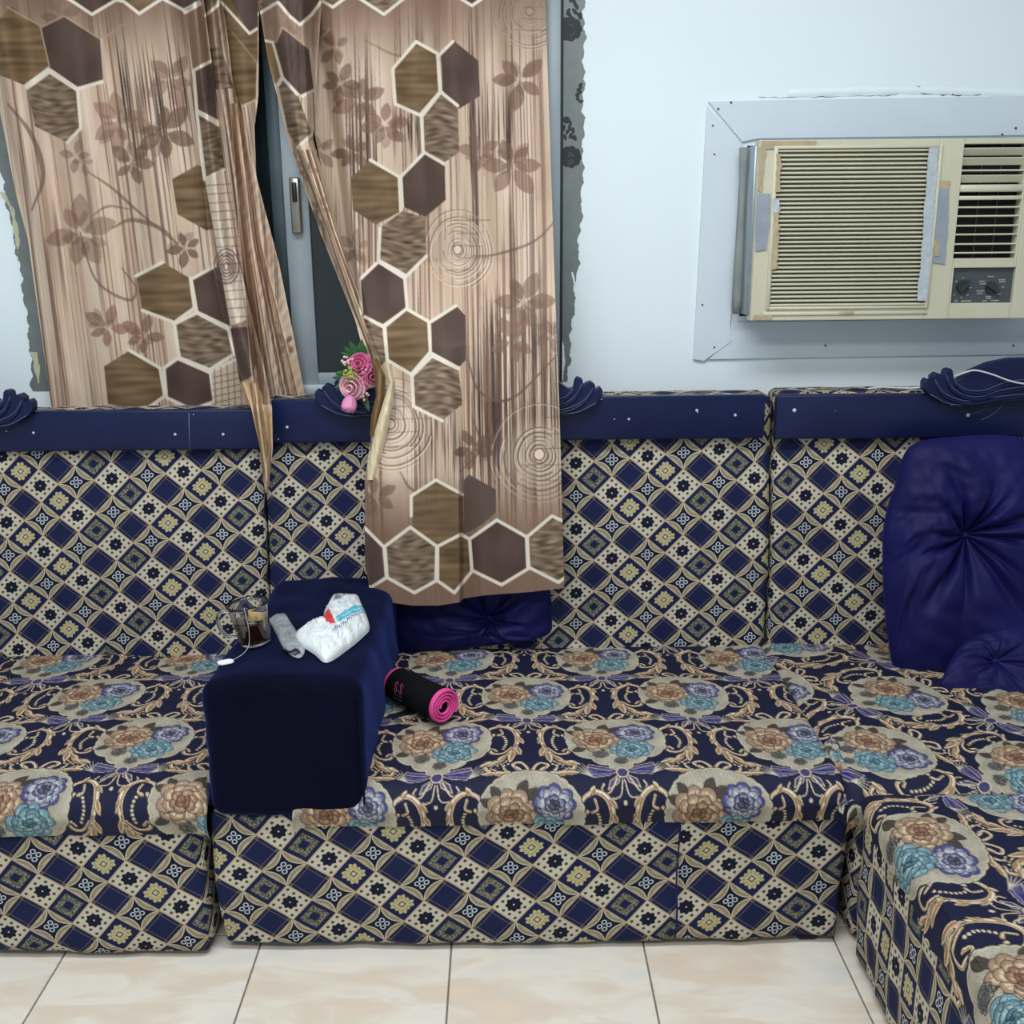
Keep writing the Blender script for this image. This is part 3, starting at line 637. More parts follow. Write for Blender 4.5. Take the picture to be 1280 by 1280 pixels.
for nm, a in (('wall_left', (-3.3, -3.2, -2.1, WY+.16, 0, 2.9)), ('wall_right', (3.2, 3.3, -2.1, WY+.16, 0, 2.9)), ('wall_front', (-3.2, 3.2, -2.1, -2.0, 0, 2.9)), ('ceiling', (-3.3, 3.3, -2.1, WY+.16, 2.9, 2.98))):
    tag(box(nm, *a, M['ceil' if nm == 'ceiling' else 'wall']), kind='structure')
# night beyond the window
# old wallpaper left bare round the window, with the ragged edge of the white paint
def paper_strip(name, left, right, y=WY-.0012, m=M['paper'], seed=1, jag=2.0, side='r'):
    q = random.Random(seed); ys = np.arange(max(left[0][1], right[0][1]), min(left[-1][1], right[-1][1]), 3.0)
    A, B = [], []
    for yy in ys:
        l = np.interp(yy, [p[1] for p in left], [p[0] for p in left]); r = np.interp(yy, [p[1] for p in right], [p[0] for p in right])
        jj = jag*(.7*sin(yy*.11+seed)+.6*sin(yy*.31+seed*2)+q.uniform(-.5, .5))
        if 'r' in side: r += jj
        if 'l' in side: l -= jj
        A.append(oy(l, yy, y)); B.append(oy(r, yy, y))
    P = np.stack([np.array(A), np.array(B)], 1)
    return grid(name, P, m, wall, smooth=False)
paper_strip('wallpaper', [(706, -240), (702, 240), (695, 480)], [(733, -240), (730, 60), (729, 190), (727, 260), (722, 330), (716, 395), (712, 440), (710, 480)], seed=3)
paper_strip('wallpaper', [(-60, -240), (-14, 150), (5, 235), (24, 330), (36, 420), (41, 490)], [(100, -240), (100, 490)], seed=5, side='l')
paper_strip('plaster_patch', [(0, 240), (12, 262), (20, 300), (22, 330)], [(4, 240), (19, 262), (24, 300), (23, 330)], WY-.0022, M['plaster'], 7, 1.2, 'lr')
paper_strip('plaster_patch', [(38, 440), (42, 452), (45, 470), (48, 482)], [(46, 440), (48, 452), (50, 470), (49, 482)], WY-.0022, M['plaster'], 8, 1.0, 'lr')
paper_strip('plaster_patch', [(703, 425), (701, 450), (702, 478)], [(704, 425), (706, 450), (704, 478)], WY-.0022, M['wall'], 9, .6, 'lr')
paper_strip('plaster_patch', [(714, 340), (716, 350), (717, 358)], [(716, 340), (719, 350), (719, 358)], WY-.0022, M['wall'], 10, .6, 'lr')
# damask flowers printed on it
def damask(cx, cy, r, kind, seed):
    q = random.Random(seed); bm = bmesh.new()
    def blob(x, y, rx, ry, a, n=12):
        pts = []
        for i in range(n):
            t = 2*pi*i/n; u, v = rx*cos(t), ry*sin(t); pts.append(oy(min(x+u*cos(a)-v*sin(a), 729), y+u*sin(a)+v*cos(a), WY-.0016-q.uniform(0, .0002)))
        bm.faces.new([bm.verts.new(tuple(p)) for p in pts])
    if kind == 'rose':
        for i in range(9): a = i*.7; blob(cx+r*.45*cos(a), cy+r*.45*sin(a), r*.5, r*.42, a)
        blob(cx, cy, r*.6, r*.55, 0)
    elif kind == 'spray':
        for i in range(13): blob(cx+q.uniform(-.4, .5)*r, cy+q.uniform(-1, 1)*r*1.6, r*.26, r*.34, q.uniform(0, 3))
    else:
        for i in range(9): blob(cx+q.uniform(-.8, .7)*r, cy+q.uniform(-1, 1)*r*1.1, r*.2, r*.42, q.uniform(-.8, .8))
    bm_obj('printed_flower', bm, M['damask'], wall)
damask(712, 36, 17, 'rose', 1); damask(717, 8, 12, 'leaf', 2); damask(724, 116, 8, 'spray', 3); damask(713, 196, 15, 'rose', 4); damask(712, 164, 10, 'leaf', 5); damask(708, 150, 5, 'rose', 6)
for (cx, cy, r) in ((711, 38, 7), (710, 198, 7), (710, 198, 3.5)):
    tube('printed_swirl', [oy(cx+r*cos(t), cy+r*sin(t), WY-.0024) for t in np.linspace(-1.6, 1.6, 10)], .0009, M['paper'], wall, 5)
# crack and lifted plaster above the air conditioner
def crackpath(pts, r=.0022):
    q = random.Random(len(pts)+int(pts[0][0])); P_ = [p for i in range(len(pts)-1) for p in [(pts[i][0]+(pts[i+1][0]-pts[i][0])*t, pts[i][1]+(pts[i+1][1]-pts[i][1])*t+q.uniform(-.8, .8)) for t in np.linspace(0, 1, 8)]]
    tube('plaster_crack', [oy(x, y, WY-.0005) for x, y in P_], [r*q.uniform(.05, .8) for _ in P_], M['crack'], wall, 5)
crackpath([(948, 122), (985, 122), (1030, 121), (1090, 120), (1118, 119)], .0012); crackpath([(1118, 119), (1128, 113), (1136, 111), (1143, 109)], .004); crackpath([(1143, 109), (1150, 108)], .002)
crackpath([(1150, 117), (1190, 119), (1245, 118), (1262, 117), (1300, 116)], .002); crackpath([(1246, 118), (1252, 115), (1258, 118)], .004); crackpath([(1190, 119), (1196, 114)], .0018)
P = np.array([[oy(x, 112-4*sin((x-980)/300*pi)+j*3.4, WY-.004*sin(pi*j/3)) for x in np.linspace(985, 1330, 40)] for j in range(4)])
P[..., 1] += .0012*np.sin(P[..., 0]*90); grid('lifted_plaster', P, M['wall'], wall)

# ------------------------------------------------------------------ window
win = empty('window_1', ((WX0+WX1)/2, WY+.03, WZ0), kind='structure')
fy0, fy1 = WY-.004, WY+.05
bm = bmesh.new(); fw = .05
b_box(bm, WX1-fw, WX1-.006, fy0, fy1, WZ0, WZ1, .002, 1); b_box(bm, WX0, WX0+fw, fy0, fy1, WZ0, WZ1, .002, 1)
b_box(bm, WX0+fw, WX1-fw, fy0, fy1, WZ0, WZ0+.035, .002, 1); b_box(bm, WX0+fw, WX1-fw, fy0, fy1, WZ1-.04, WZ1, .002, 1)
bm_obj('window_frame', bm, M['alu'], win, True)
box('gasket', WX1-.006, WX1, fy0-.001, fy1, WZ0, WZ1, M['gasket'], win)
def sash(x0, x1, y0, y1, wl, wr, m, hb):
    bm = bmesh.new(); z0, z1 = WZ0+.035, WZ1-.04
    b_box(bm, x0, x0+wl, y0, y1, z0, z1, .0015, 1); b_box(bm, x1-wr, x1, y0, y1, z0, z1, .0015, 1)
    b_box(bm, x0+wl, x1-wr, y0, y1, z0, z0+hb, .0015, 1); b_box(bm, x0+wl, x1-wr, y0, y1, z1-.05, z1, .0015, 1)
    o = bm_obj('sash', bm, m, win, True)
    g_ = box('glass_pane', x0+wl, x1-wr, (y0+y1)/2, (y0+y1)/2+.004, z0+hb, z1-.05, M['glass'], win)
    return o
sx = oy(343, 300, WY+.03)[0]; s1 = oy(359, 300, WY+.015)[0]; s2 = oy(389, 300, WY+.012)[0]
sash(WX0+fw, s1, WY+.026, WY+.046, .04, s1-sx, M['alu_dark'], .045)
sash(s1, WX1-fw, WY+.004, WY+.024, s2-s1, .04, M['alu'], .03)
hd = empty('handle_anchor')
bpy.data.objects.remove(hd)
hx_, hz_ = oy(369, 222, WY)[0], oy(369, 222, WY)[2]; hz0 = oy(371, 292, WY)[2]
h = box('window_handle', hx_-.014, hx_+.012, WY-.016, WY+.004, hz0, hz_, M['chrome'], win, .004, 2)
hm = (hz0+hz_)/2
bm = bmesh.new(); b_box(bm, hx_-.007, hx_+.005, WY-.0175, WY-.015, hm+.008, hz_-.012, .003, 2); bm_obj('handle_recess', bm, M['black'], h, True)
box('night_backing', WX0-.02, WX1+.02, WY+.12, WY+.15, WZ0-.05, WZ1+.05, mat('night_dark_backing', C8(40, 52, 60), .8, var=.3, vscale=4), win)  # added dark sheet behind the panes, its colour stands for the night outside

# ------------------------------------------------------------------ curtains
def interp_col(keys, ys):
    k = np.array(keys, float); x = np.interp(ys, k[:, 0], k[:, 1]); Y = np.interp(ys, k[:, 0], k[:, 2])
    n = 9; ker = np.hanning(n+2)[1:-1]; ker /= ker.sum()
    pad = lambda a: np.convolve(np.concatenate([2*a[0]-a[n//2:0:-1], a, 2*a[-1]-a[-2:-n//2-1:-1]]), ker, 'valid')
    return pad(x), pad(Y)
def cloth(name, cols, hems, y0, parent, nu, nv, amp=.004, seed=1, freq=1/30., thick=.0015):
    t = np.linspace(0, 1, nv); K = len(cols); CX, CY, CV = [], [], []
    for keys, hem in zip(cols, hems):
        ys = y0+(hem-y0)*t; x, Y = interp_col(keys, ys); CX.append(x); CY.append(Y); CV.append(ys)
    CX, CY, CV = map(lambda a: np.array(a).T, (CX, CY, CV))       # nv x K
    ext = np.abs(np.diff(CX.mean(0))); cum = np.concatenate([[0], np.cumsum(ext)]); cum /= cum[-1]
    u = np.linspace(0, 1, nu); seg = np.clip(np.searchsorted(cum, u, 'right')-1, 0, K-2); f = (u-cum[seg])/(cum[seg+1]-cum[seg])
    fs = (1-np.cos(pi*f))/2
    X = CX[:, seg]*(1-f)+CX[:, seg+1]*f; V = CV[:, seg]*(1-f)+CV[:, seg+1]*f; Yd = CY[:, seg]*(1-fs)+CY[:, seg+1]*fs
    Yd = Yd+amp*wav(X-.05*V, V*.08, seed, freq)+amp*.35*wav(X, V*.5, seed+5, freq*1.3)
    P = oyv(X, V, Yd)
    o = grid(name, P, M['curtain'], parent, cprint(X, V))
    return o
lc = empty('curtain', (-.8, 2.7, 1.9), label='left brown honeycomb and wood print curtain, tucked behind the navy sofa rail', cat='curtain', group='honeycomb print curtains at the window')
rc = empty('curtain', (.0, 2.65, 1.9), label='right brown honeycomb print curtain hanging over the sofa back down to the cushion', cat='curtain', group='honeycomb print curtains at the window')
BK = [  # left main panel
 [(-20, -38, 2.70), (140, 0, 2.70), (243, 20, 2.71), (300, 35, 2.71), (400, 49, 2.72), (505, 64, 2.735), (520, 66, 2.735)],
 [(-20, -10, 2.66), (140, 22, 2.66), (300, 56, 2.68), (505, 90, 2.73), (520, 92, 2.73)],
 [(-20, 30, 2.70), (505, 110, 2.735), (520, 112, 2.735)],
 [(-20, 78, 2.655), (505, 150, 2.72), (520, 150, 2.72)],
 [(-20, 122, 2.69), (505, 185, 2.735), (520, 186, 2.735)],
 [(-20, 165, 2.655), (250, 190, 2.67), (505, 225, 2.72), (520, 226, 2.72)],
 [(-20, 205, 2.68), (250, 228, 2.69), (505, 270, 2.73), (520, 272, 2.73)],
 [(-20, 230, 2.71), (150, 246, 2.715), (250, 264, 2.715), (350, 285, 2.715), (430, 302, 2.72), (520, 322, 2.725)]]
cloth('panel', BK, [512, 511, 512, 511, 512, 511, 511, 512], -185, lc, 330, 520, .003, 3, 1/34.)
cloth('back_fold', [[(-20, 270, 2.72), (130, 290, 2.72), (260, 300, 2.72)], [(-20, 300, 2.70), (130, 306, 2.70), (260, 312, 2.70)], [(-20, 324, 2.715), (120, 323, 2.715), (160, 318, 2.715), (260, 322, 2.72)]], [262, 260, 258], -185, lc, 60, 340, .002, 8, 1/20.)
cloth('side_fold', [[(-20, 252, 2.70), (100, 264, 2.70), (200, 272, 2.70), (300, 284, 2.70), (400, 312, 2.705), (520, 338, 2.72)],
                    [(-20, 262, 2.65), (100, 275, 2.655), (200, 288, 2.66), (330, 316, 2.67), (430, 338, 2.69), (520, 352, 2.72)],
                    [(-20, 270, 2.67), (100, 284, 2.675), (200, 303, 2.69), (330, 334, 2.69), (430, 354, 2.70), (520, 368, 2.73)],
                    [(-20, 276, 2.70), (100, 291, 2.70), (150, 303, 2.70), (250, 328, 2.705), (330, 349, 2.71), (430, 369, 2.715), (520, 386, 2.735)]], [508, 507, 505, 500], -185, lc, 80, 520, .004, 5, 1/14.)
cloth('gathered_fold', [[(-20, 230, 2.69), (130, 242, 2.69), (230, 254, 2.69), (330, 264, 2.69), (420, 285, 2.68), (480, 304, 2.60), (510, 314, 2.51), (560, 325, 2.505), (615, 331, 2.505)],
                        [(-20, 240, 2.63), (100, 253, 2.635), (200, 266, 2.64), (300, 276, 2.64), (360, 286, 2.64), (420, 302, 2.62), (480, 320, 2.55), (510, 328, 2.485), (560, 333, 2.485), (615, 333, 2.495)],
                        [(-20, 252, 2.67), (100, 268, 2.68), (200, 278, 2.69), (300, 291, 2.69), (360, 307, 2.68), (420, 321, 2.67), (480, 335, 2.59), (510, 340, 2.51), (560, 341, 2.505), (615, 335, 2.505)]], [612, 617, 612], -185, lc, 44, 600, .003, 9, 1/10.)
# right curtain
BR = [
 [(-20, 338, 2.730), (100, 378, 2.735), (200, 400, 2.735), (330, 425, 2.720), (430, 452, 2.510), (475, 478, 2.500), (520, 468, 2.475), (600, 456, 2.435), (700, 456, 2.435), (750, 464, 2.435)],
 [(-20, 385, 2.730), (100, 404, 2.735), (200, 420, 2.735), (330, 436, 2.720), (430, 460, 2.510), (475, 486, 2.500), (520, 480, 2.470), (600, 474, 2.420), (700, 476, 2.415), (755, 480, 2.415)],
 [(-20, 412, 2.660), (100, 426, 2.660), (200, 434, 2.665), (330, 448, 2.660), (430, 470, 2.510), (475, 496, 2.500), (520, 505, 2.460), (600, 510, 2.410), (700, 512, 2.405), (760, 515, 2.405)],
 [(-20, 470, 2.680), (200, 480, 2.680), (330, 490, 2.670), (430, 505, 2.510), (500, 530, 2.475), (600, 545, 2.420), (760, 548, 2.415)],
 [(-20, 520, 2.650), (200, 525, 2.650), (330, 535, 2.650), (430, 545, 2.510), (500, 560, 2.460), (600, 572, 2.410), (760, 574, 2.410)],
 [(-20, 560, 2.680), (200, 565, 2.680), (330, 570, 2.680), (430, 576, 2.510), (500, 580, 2.485), (600, 580, 2.445), (760, 580, 2.445)],
 [(-20, 600, 2.655), (200, 605, 2.655), (330, 610, 2.655), (430, 612, 2.510), (500, 612, 2.450), (760, 606, 2.415)],
 [(-20, 645, 2.680), (200, 652, 2.680), (430, 660, 2.510), (500, 662, 2.470), (760, 662, 2.425)],
 [(-20, 681, 2.665), (250, 690, 2.665), (430, 696, 2.510), (500, 699, 2.470), (760, 706, 2.440)]]
cloth('panel', BR, [745, 752, 757, 757, 753, 748, 744, 740, 735], -185, rc, 380, 880, .003, 13, 1/34.)
cloth('leading_fold', [[(-20, 319, 2.69), (75, 335, 2.69), (180, 362, 2.69), (290, 400, 2.69), (390, 440, 2.60), (450, 463, 2.50), (480, 470, 2.47)],
                       [(-20, 345, 2.60), (75, 360, 2.60), (180, 376, 2.60), (290, 410, 2.60), (390, 446, 2.56), (450, 469, 2.46), (480, 475, 2.44)],
                       [(-20, 370, 2.61), (75, 380, 2.61), (180, 385, 2.61), (290, 420, 2.61), (390, 451, 2.57), (450, 474, 2.47), (480, 479, 2.45)],
                       [(-20, 404, 2.70), (60, 398, 2.70), (110, 395, 2.70), (172, 391, 2.70), (268, 418, 2.70), (388, 454, 2.60), (450, 478, 2.50), (480, 482, 2.48)]], [474, 478, 480, 478], -185, rc, 80, 520, .003, 15, 1/16.)
def ribbon_fold(name, Lk, Rk, colr, Y0, ya, yb, seed):
    n = 60; t = np.linspace(ya, yb, n); A = np.interp(t, [p[0] for p in Lk], [p[1] for p in Lk]); B = np.interp(t, [p[0] for p in Rk], [p[1] for p in Rk])
    u = np.linspace(0, 1, 14); X = A[:, None]*(1-u)+B[:, None]*u; V = t[:, None]+0*X
    Y = np.interp(t, [ya, yb], Y0)[:, None]-.016*np.sin(pi*u)[None]+.0015*wav(X, V, seed, 1/12)
    c = np.array(colr, float)/255; st = wav(X*1.0, V*.12, seed, 1/5.)[..., None]
    cc = s2l(np.clip(c+st*.07, 0, 1)); return grid(name, oyv(X, V, Y), M['curtain'], rc, cc)
ribbon_fold('twisted_fold', [(448, 463), (470, 468), (495, 470), (520, 464), (545, 462)], [(448, 471), (470, 482), (495, 481), (520, 474), (545, 468)], (122, 96, 62), (2.46, 2.45), 448, 545, 3)
ribbon_fold('twisted_fold', [(455, 478), (480, 486), (500, 480), (540, 468), (600, 458)], [(455, 490), (480, 493), (500, 492), (540, 484), (600, 470)], (222, 206, 172), (2.445, 2.44), 455, 600, 6)

zr = oy(300, -178, 2.67)[2]
rod = empty('curtain_rod', (-.5, 2.67, zr), label='brown metal curtain rod above the window, just out of view', cat='curtain rod')
M['rod'] = mat('brown_metal_rod', C8(86, 62, 48), .35, .5)
tube('rod', [(-1.42, 2.67, zr), (.32, 2.67, zr)], .011, M['rod'], rod, 14)
for x in (-1.3, .22): tube('bracket', [(x, 2.67, zr), (x, WY, zr)], .007, M['rod'], rod, 8)
for x in (-1.43, .33):
    bm = bmesh.new(); bmesh.ops.create_uvsphere(bm, u_segments=16, v_segments=10, radius=.022, matrix=Matrix.Translation((x, 2.67, zr))); bm_obj('finial', bm, M['rod'], rod, True)

# ================================================================== air conditioner
def at(x, y, Y): return oy(x, y, Y)
FYF = 2.62                            # plane of the front grille
ac = empty('air_conditioner', (.95, 2.7, 1.2), label='aged cream window air conditioner set in the white wall above the sofa', cat='air conditioner')
X0, X1, Z0, Z1 = .622, 1.335, at(940, 400, FYF)[2]-.002, at(948, 175, FYF)[2]
TILT = .012
box('casing', X0+.004, X1-.004, FYF+.03, WY+.12, Z0+.012, Z1-.006, M['steel'], ac, .004)
gx0, gx1 = at(966, 290, FYF)[0], at(1165, 290, FYF)[0]; gz0, gz1 = at(960, 384, FYF)[2], at(965, 186, FYF)[2]
lx0, lx1 = at(1199, 250, FYF)[0], at(1277, 250, FYF)[0]; lz0, lz1 = at(1196, 323, FYF)[2], at(1204, 180, FYF)[2]
cz0, cz1 = at(1193, 379, FYF)[2], at(1195, 335, FYF)[2]; cx0, cx1 = at(1191, 355, FYF)[0], at(1268, 355, FYF)[0]
fp = wall_with_holes('front_panel', X0, X1, Z0, Z1, FYF, FYF+.045, [(gx0, gx1, gz0, gz1), (lx0, lx1, lz0, lz1), (cx0, cx1, cz0, cz1)], M['ac']); fp.parent = ac; fp.matrix_parent_inverse = Matrix.Translation(-Vector(ac.location))
md_ = fp.modifiers.new('b', 'BEVEL'); md_.width = .002; md_.segments = 2; md_.limit_method = 'ANGLE'
box('filter', gx0, gx1, FYF+.013, FYF+.02, gz0, gz1, M['acback'], ac); box('duct_back', lx0, lx1, FYF+.0285, FYF+.0298, lz0, lz1, M['acdark'], ac)
bm = bmesh.new()
for a in ((gx0-.008, gx0+.002, gz0-.006, gz1+.006), (gx1-.002, gx1+.006, gz0-.006, gz1+.006), (gx0, gx1, gz1-.001, gz1+.006), (gx0, gx1, gz0-.006, gz0+.001)): b_box(bm, a[0], a[1], FYF-.006, FYF+.01, a[2], a[3], .0015, 1)
bm_obj('grille_border', bm, M['acs'], ac, True)
ns = 37; pitch = (gz1-gz0)/ns
sm = None
for i in range(ns):
    z = gz1-(i+.5)*pitch
    if sm is None:
        bm = bmesh.new(); b_box(bm, gx0, gx1, FYF-.002, FYF+.013, -pitch*.24, pitch*.24, .001, 1); sm = bpy.data.meshes.new('grille_slat'); bm.to_mesh(sm); bm.free(); sm.materials.append(M['acs'])
    o = bpy.data.objects.new('grille_slat', sm); COL.objects.link(o); o.location = (0, 0, z); o.parent = ac; o.matrix_parent_inverse = Matrix.Translation(-Vector(ac.location))
# two small guide ribs behind the slats, lower flap with finger notch
bm = bmesh.new(); b_box(bm, X0+.03, gx1+.006, FYF-.004, FYF+.004, Z0+.012, gz0-.012, .0015, 1); fl_ = bm_obj('lower_flap', bm, M['ac'], ac, True)
nx = at(1058, 388, FYF)[0]; box('finger_notch', nx-.018, nx+.018, FYF-.005, FYF+.002, gz0-.02, gz0-.012, M['brtape'], ac, .001, 1)
# discharge louvres
midz = at(1198, 236, FYF)[2]
box('louvre_rail', lx0, lx1, FYF-.003, FYF+.02, at(1200, 240, FYF)[2], at(1200, 231, FYF)[2], M['acs'], ac, .002, 1)
box('louvre_rail', lx0, lx1, FYF-.001, FYF+.02, at(1200, 250, FYF)[2], at(1200, 245, FYF)[2], M['acs'], ac, .001, 1)
lm = None
for k_, ypx in enumerate((189, 201, 213, 223, 259, 270, 282, 293, 305, 316)):
    z = at(1240, ypx, FYF)[2]; hgt = .016 if k_ in (0, 1, 3) else .007
    bm = bmesh.new(); 
    m_ = Matrix.Translation(((lx0+lx1)/2, FYF+.012, z)) @ Matrix.Rotation(radians(-4 if hgt < .01 else -50), 4, 'X') @ Matrix.Diagonal((lx1-lx0, .02, .0032, 1))
    bmesh.ops.create_cube(bm, size=1, matrix=m_); bm_obj('louvre', bm, M['acs'], ac)
for xx in (1228, 1252): box('duct_vane', at(xx, 250, FYF)[0], at(xx+1.2, 250, FYF)[0], FYF+.024, FYF+.0284, lz0, lz1, M['panel'], ac)
cpn = box('control_panel', cx0, cx1, FYF+.012, FYF+.016, cz0, cz1, M['panel'], ac)
def knob(px, py, ang):
    c = at(px, py, FYF+.012); bm = bmesh.new(); r = bmesh.ops.create_cone(bm, cap_ends=True, segments=28, radius1=.016, radius2=.0145, depth=.006, matrix=Matrix.Translation(c+np.array([0, -.003, 0])) @ Matrix.Rotation(pi/2, 4, 'X'))
    m_ = Matrix.Translation(c+np.array([0, -.011, 0])) @ Matrix.Rotation(ang, 4, 'Y') @ Matrix.Diagonal((.034, .012, .009, 1)); bmesh.ops.create_cube(bm, size=1, matrix=m_)
    bm_obj('knob', bm, M['knob'], ac)
knob(1203, 358, radians(-50)); knob(1239, 360, radians(32))
bm = bmesh.new(); bb = bmesh.new()
for (x, y, ww) in ((1204, 347, 2), (1196, 351, 3), (1213, 359, 4), (1210, 368, 3), (1202, 371, 3), (1193, 368, 2), (1239, 345, 8), (1228, 351, 7), (1229, 354, 8), (1253, 349, 8), (1253, 351.5, 8), (1254, 358, 4), (1226, 363, 10), (1225, 366, 7), (1236, 370, 7), (1236, 372.5, 6), (1249, 367, 5), (1195, 375.5, 4), (1208, 375.5, 13), (1231, 375.5, 6), (1244, 375, 10)):
    a, b_ = at(x-ww/2, y, FYF+.0115), at(x+ww/2, y+1.3, FYF+.0115)
    n = max(1, int(ww/2))
    for i in range(n):
        u0 = a[0]+(b_[0]-a[0])*i/n; b_box(bm, u0, u0+(b_[0]-a[0])/n*.7, FYF+.0112, FYF+.0122, b_[2], a[2])
tag(bm_obj('printed_lettering', bm, M['mark'], ac), kind='stuff')
b_tube(bb, [at(1203+14*cos(t), 358+15*sin(t), FYF+.0115) for t in np.linspace(-.8, .9, 12)], .0012, 5); bm_obj('temperature_arc', bb, M['bluemark'], ac)
# tapes
def tape(name, poly, m, off=.0025, jag=.8, seed=1, parent=ac, plane=FYF, th=.0008, n=14):
    q = random.Random(seed); L, R = poly
    t = np.linspace(0, 1, n); P = []
    for s in t:
        a = np.array([np.interp(s, np.linspace(0, 1, len(L)), [p[i] for p in L]) for i in (0, 1)]); b = np.array([np.interp(s, np.linspace(0, 1, len(R)), [p[i] for p in R]) for i in (0, 1)])
        a[0] += q.uniform(-jag, jag); b[0] += q.uniform(-jag, jag)
        P.append([oy(*(a+(b-a)*u), plane-off-q.uniform(0, .0015)) for u in (0, .33, .66, 1)])
    return grid(name, np.array(P), m, parent, smooth=False)
tape('foil_tape', ([(1161, 184), (1157, 240), (1152, 310), (1147, 376)], [(1174, 184), (1169, 250), (1164, 310), (1159, 376)]), M['foil'], .007, 1.0, 2, n=40)
tape('duct_tape', ([(1172, 236), (1168, 280), (1166, 328)], [(1186, 236), (1185, 285), (1181, 330)]), M['greytape'], .003, .5, 3)
tape('duct_tape_patch', ([(1173, 226), (1172, 236)], [(1188, 226), (1187, 236)]), M['brtape'], .0028, 1.2, 4, n=5)
tape('duct_tape_patch', ([(1168, 300), (1167, 320)], [(1174, 298), (1173, 320)]), M['brtape'], .0042, .6, 5, n=6)
tape('duct_tape', ([(946, 242), (944, 280), (944, 314)], [(963, 242), (962, 280), (958, 312)]), M['greytape'], .003, .5, 6)
tape('duct_tape_patch', ([(949, 184), (948, 210), (947, 238)], [(958, 184), (955, 212), (952, 240)]), M['brtape'], .003, 1.0, 7)
tape('duct_tape_patch', ([(952, 176), (952, 186)], [(1020, 176), (1020, 185)]), M['brtape'], .003, .6, 8, n=5)
tape('duct_tape_patch', ([(968, 250), (967, 290), (964, 338)], [(975, 250), (974, 290), (971, 336)]), M['brtape'], .0065, 1.4, 9, n=22)
tape('duct_tape_patch', ([(970, 192), (970, 240)], [(977, 192), (976, 240)]), M['brtape'], .0065, 1.6, 10, n=14)
tape('foil_tape', ([(966, 248), (966, 266)], [(974, 248), (974, 266)]), M['foil'], .0075, .6, 11, n=6)
tape('duct_tape_patch', ([(942, 394), (942, 400)], [(965, 394), (965, 400)]), M['brtape'], .003, .5, 12, n=4)
# foam and metal edge at the left side
bm = bmesh.new(); b_tube(bm, [(X0-.012, FYF+.10, Z0+.01+(Z1-Z0-.02)*t) for t in np.linspace(0, 1, 12)], [.012+.003*sin(7*t) for t in np.linspace(0, 1, 12)], 8); bm_obj('sealing_foam', bm, M['foam'], ac, True)
box('side_bracket', X0-.006, X0+.004, FYF+.02, WY, Z0+.012, Z1-.01, M['steel'], ac, .002, 1)
# white boards round the opening
tr = empty('trim_1', (.95, WY, 1.1), kind='structure')
def board(pts, y=WY-.008, th=.008, m=M['board']):
    bm = bmesh.new(); b_prism(bm, [oy(a, b, y) for a, b in pts], (0, th, 0)); return bm_obj('board', bm, m, tr)
board([(886, 127), (1000, 124.5), (1340, 119), (1340, 168), (948, 173), (928, 177)]); board([(884, 133), (927, 179), (913, 404), (914, 427), (880, 451), (867, 449)], WY-.0095, .0095)
board([(914, 403), (1340, 397), (1340, 442), (886, 449), (912, 425)], WY-.0075)
for x, y in ((891, 157), (893, 193), (878, 381), (893, 434), (898, 136), (914, 128), (1032, 432), (1267, 432), (1270, 160), (1253, 168)):
    c = oy(x, y, WY-.0095); bm = bmesh.new(); bmesh.ops.create_cone(bm, cap_ends=True, segments=10, radius1=.003, radius2=.002, depth=.004, matrix=Matrix.Translation(c) @ Matrix.Rotation(pi/2, 4, 'X')); bm_obj('screw', bm, M['crack'], tr)

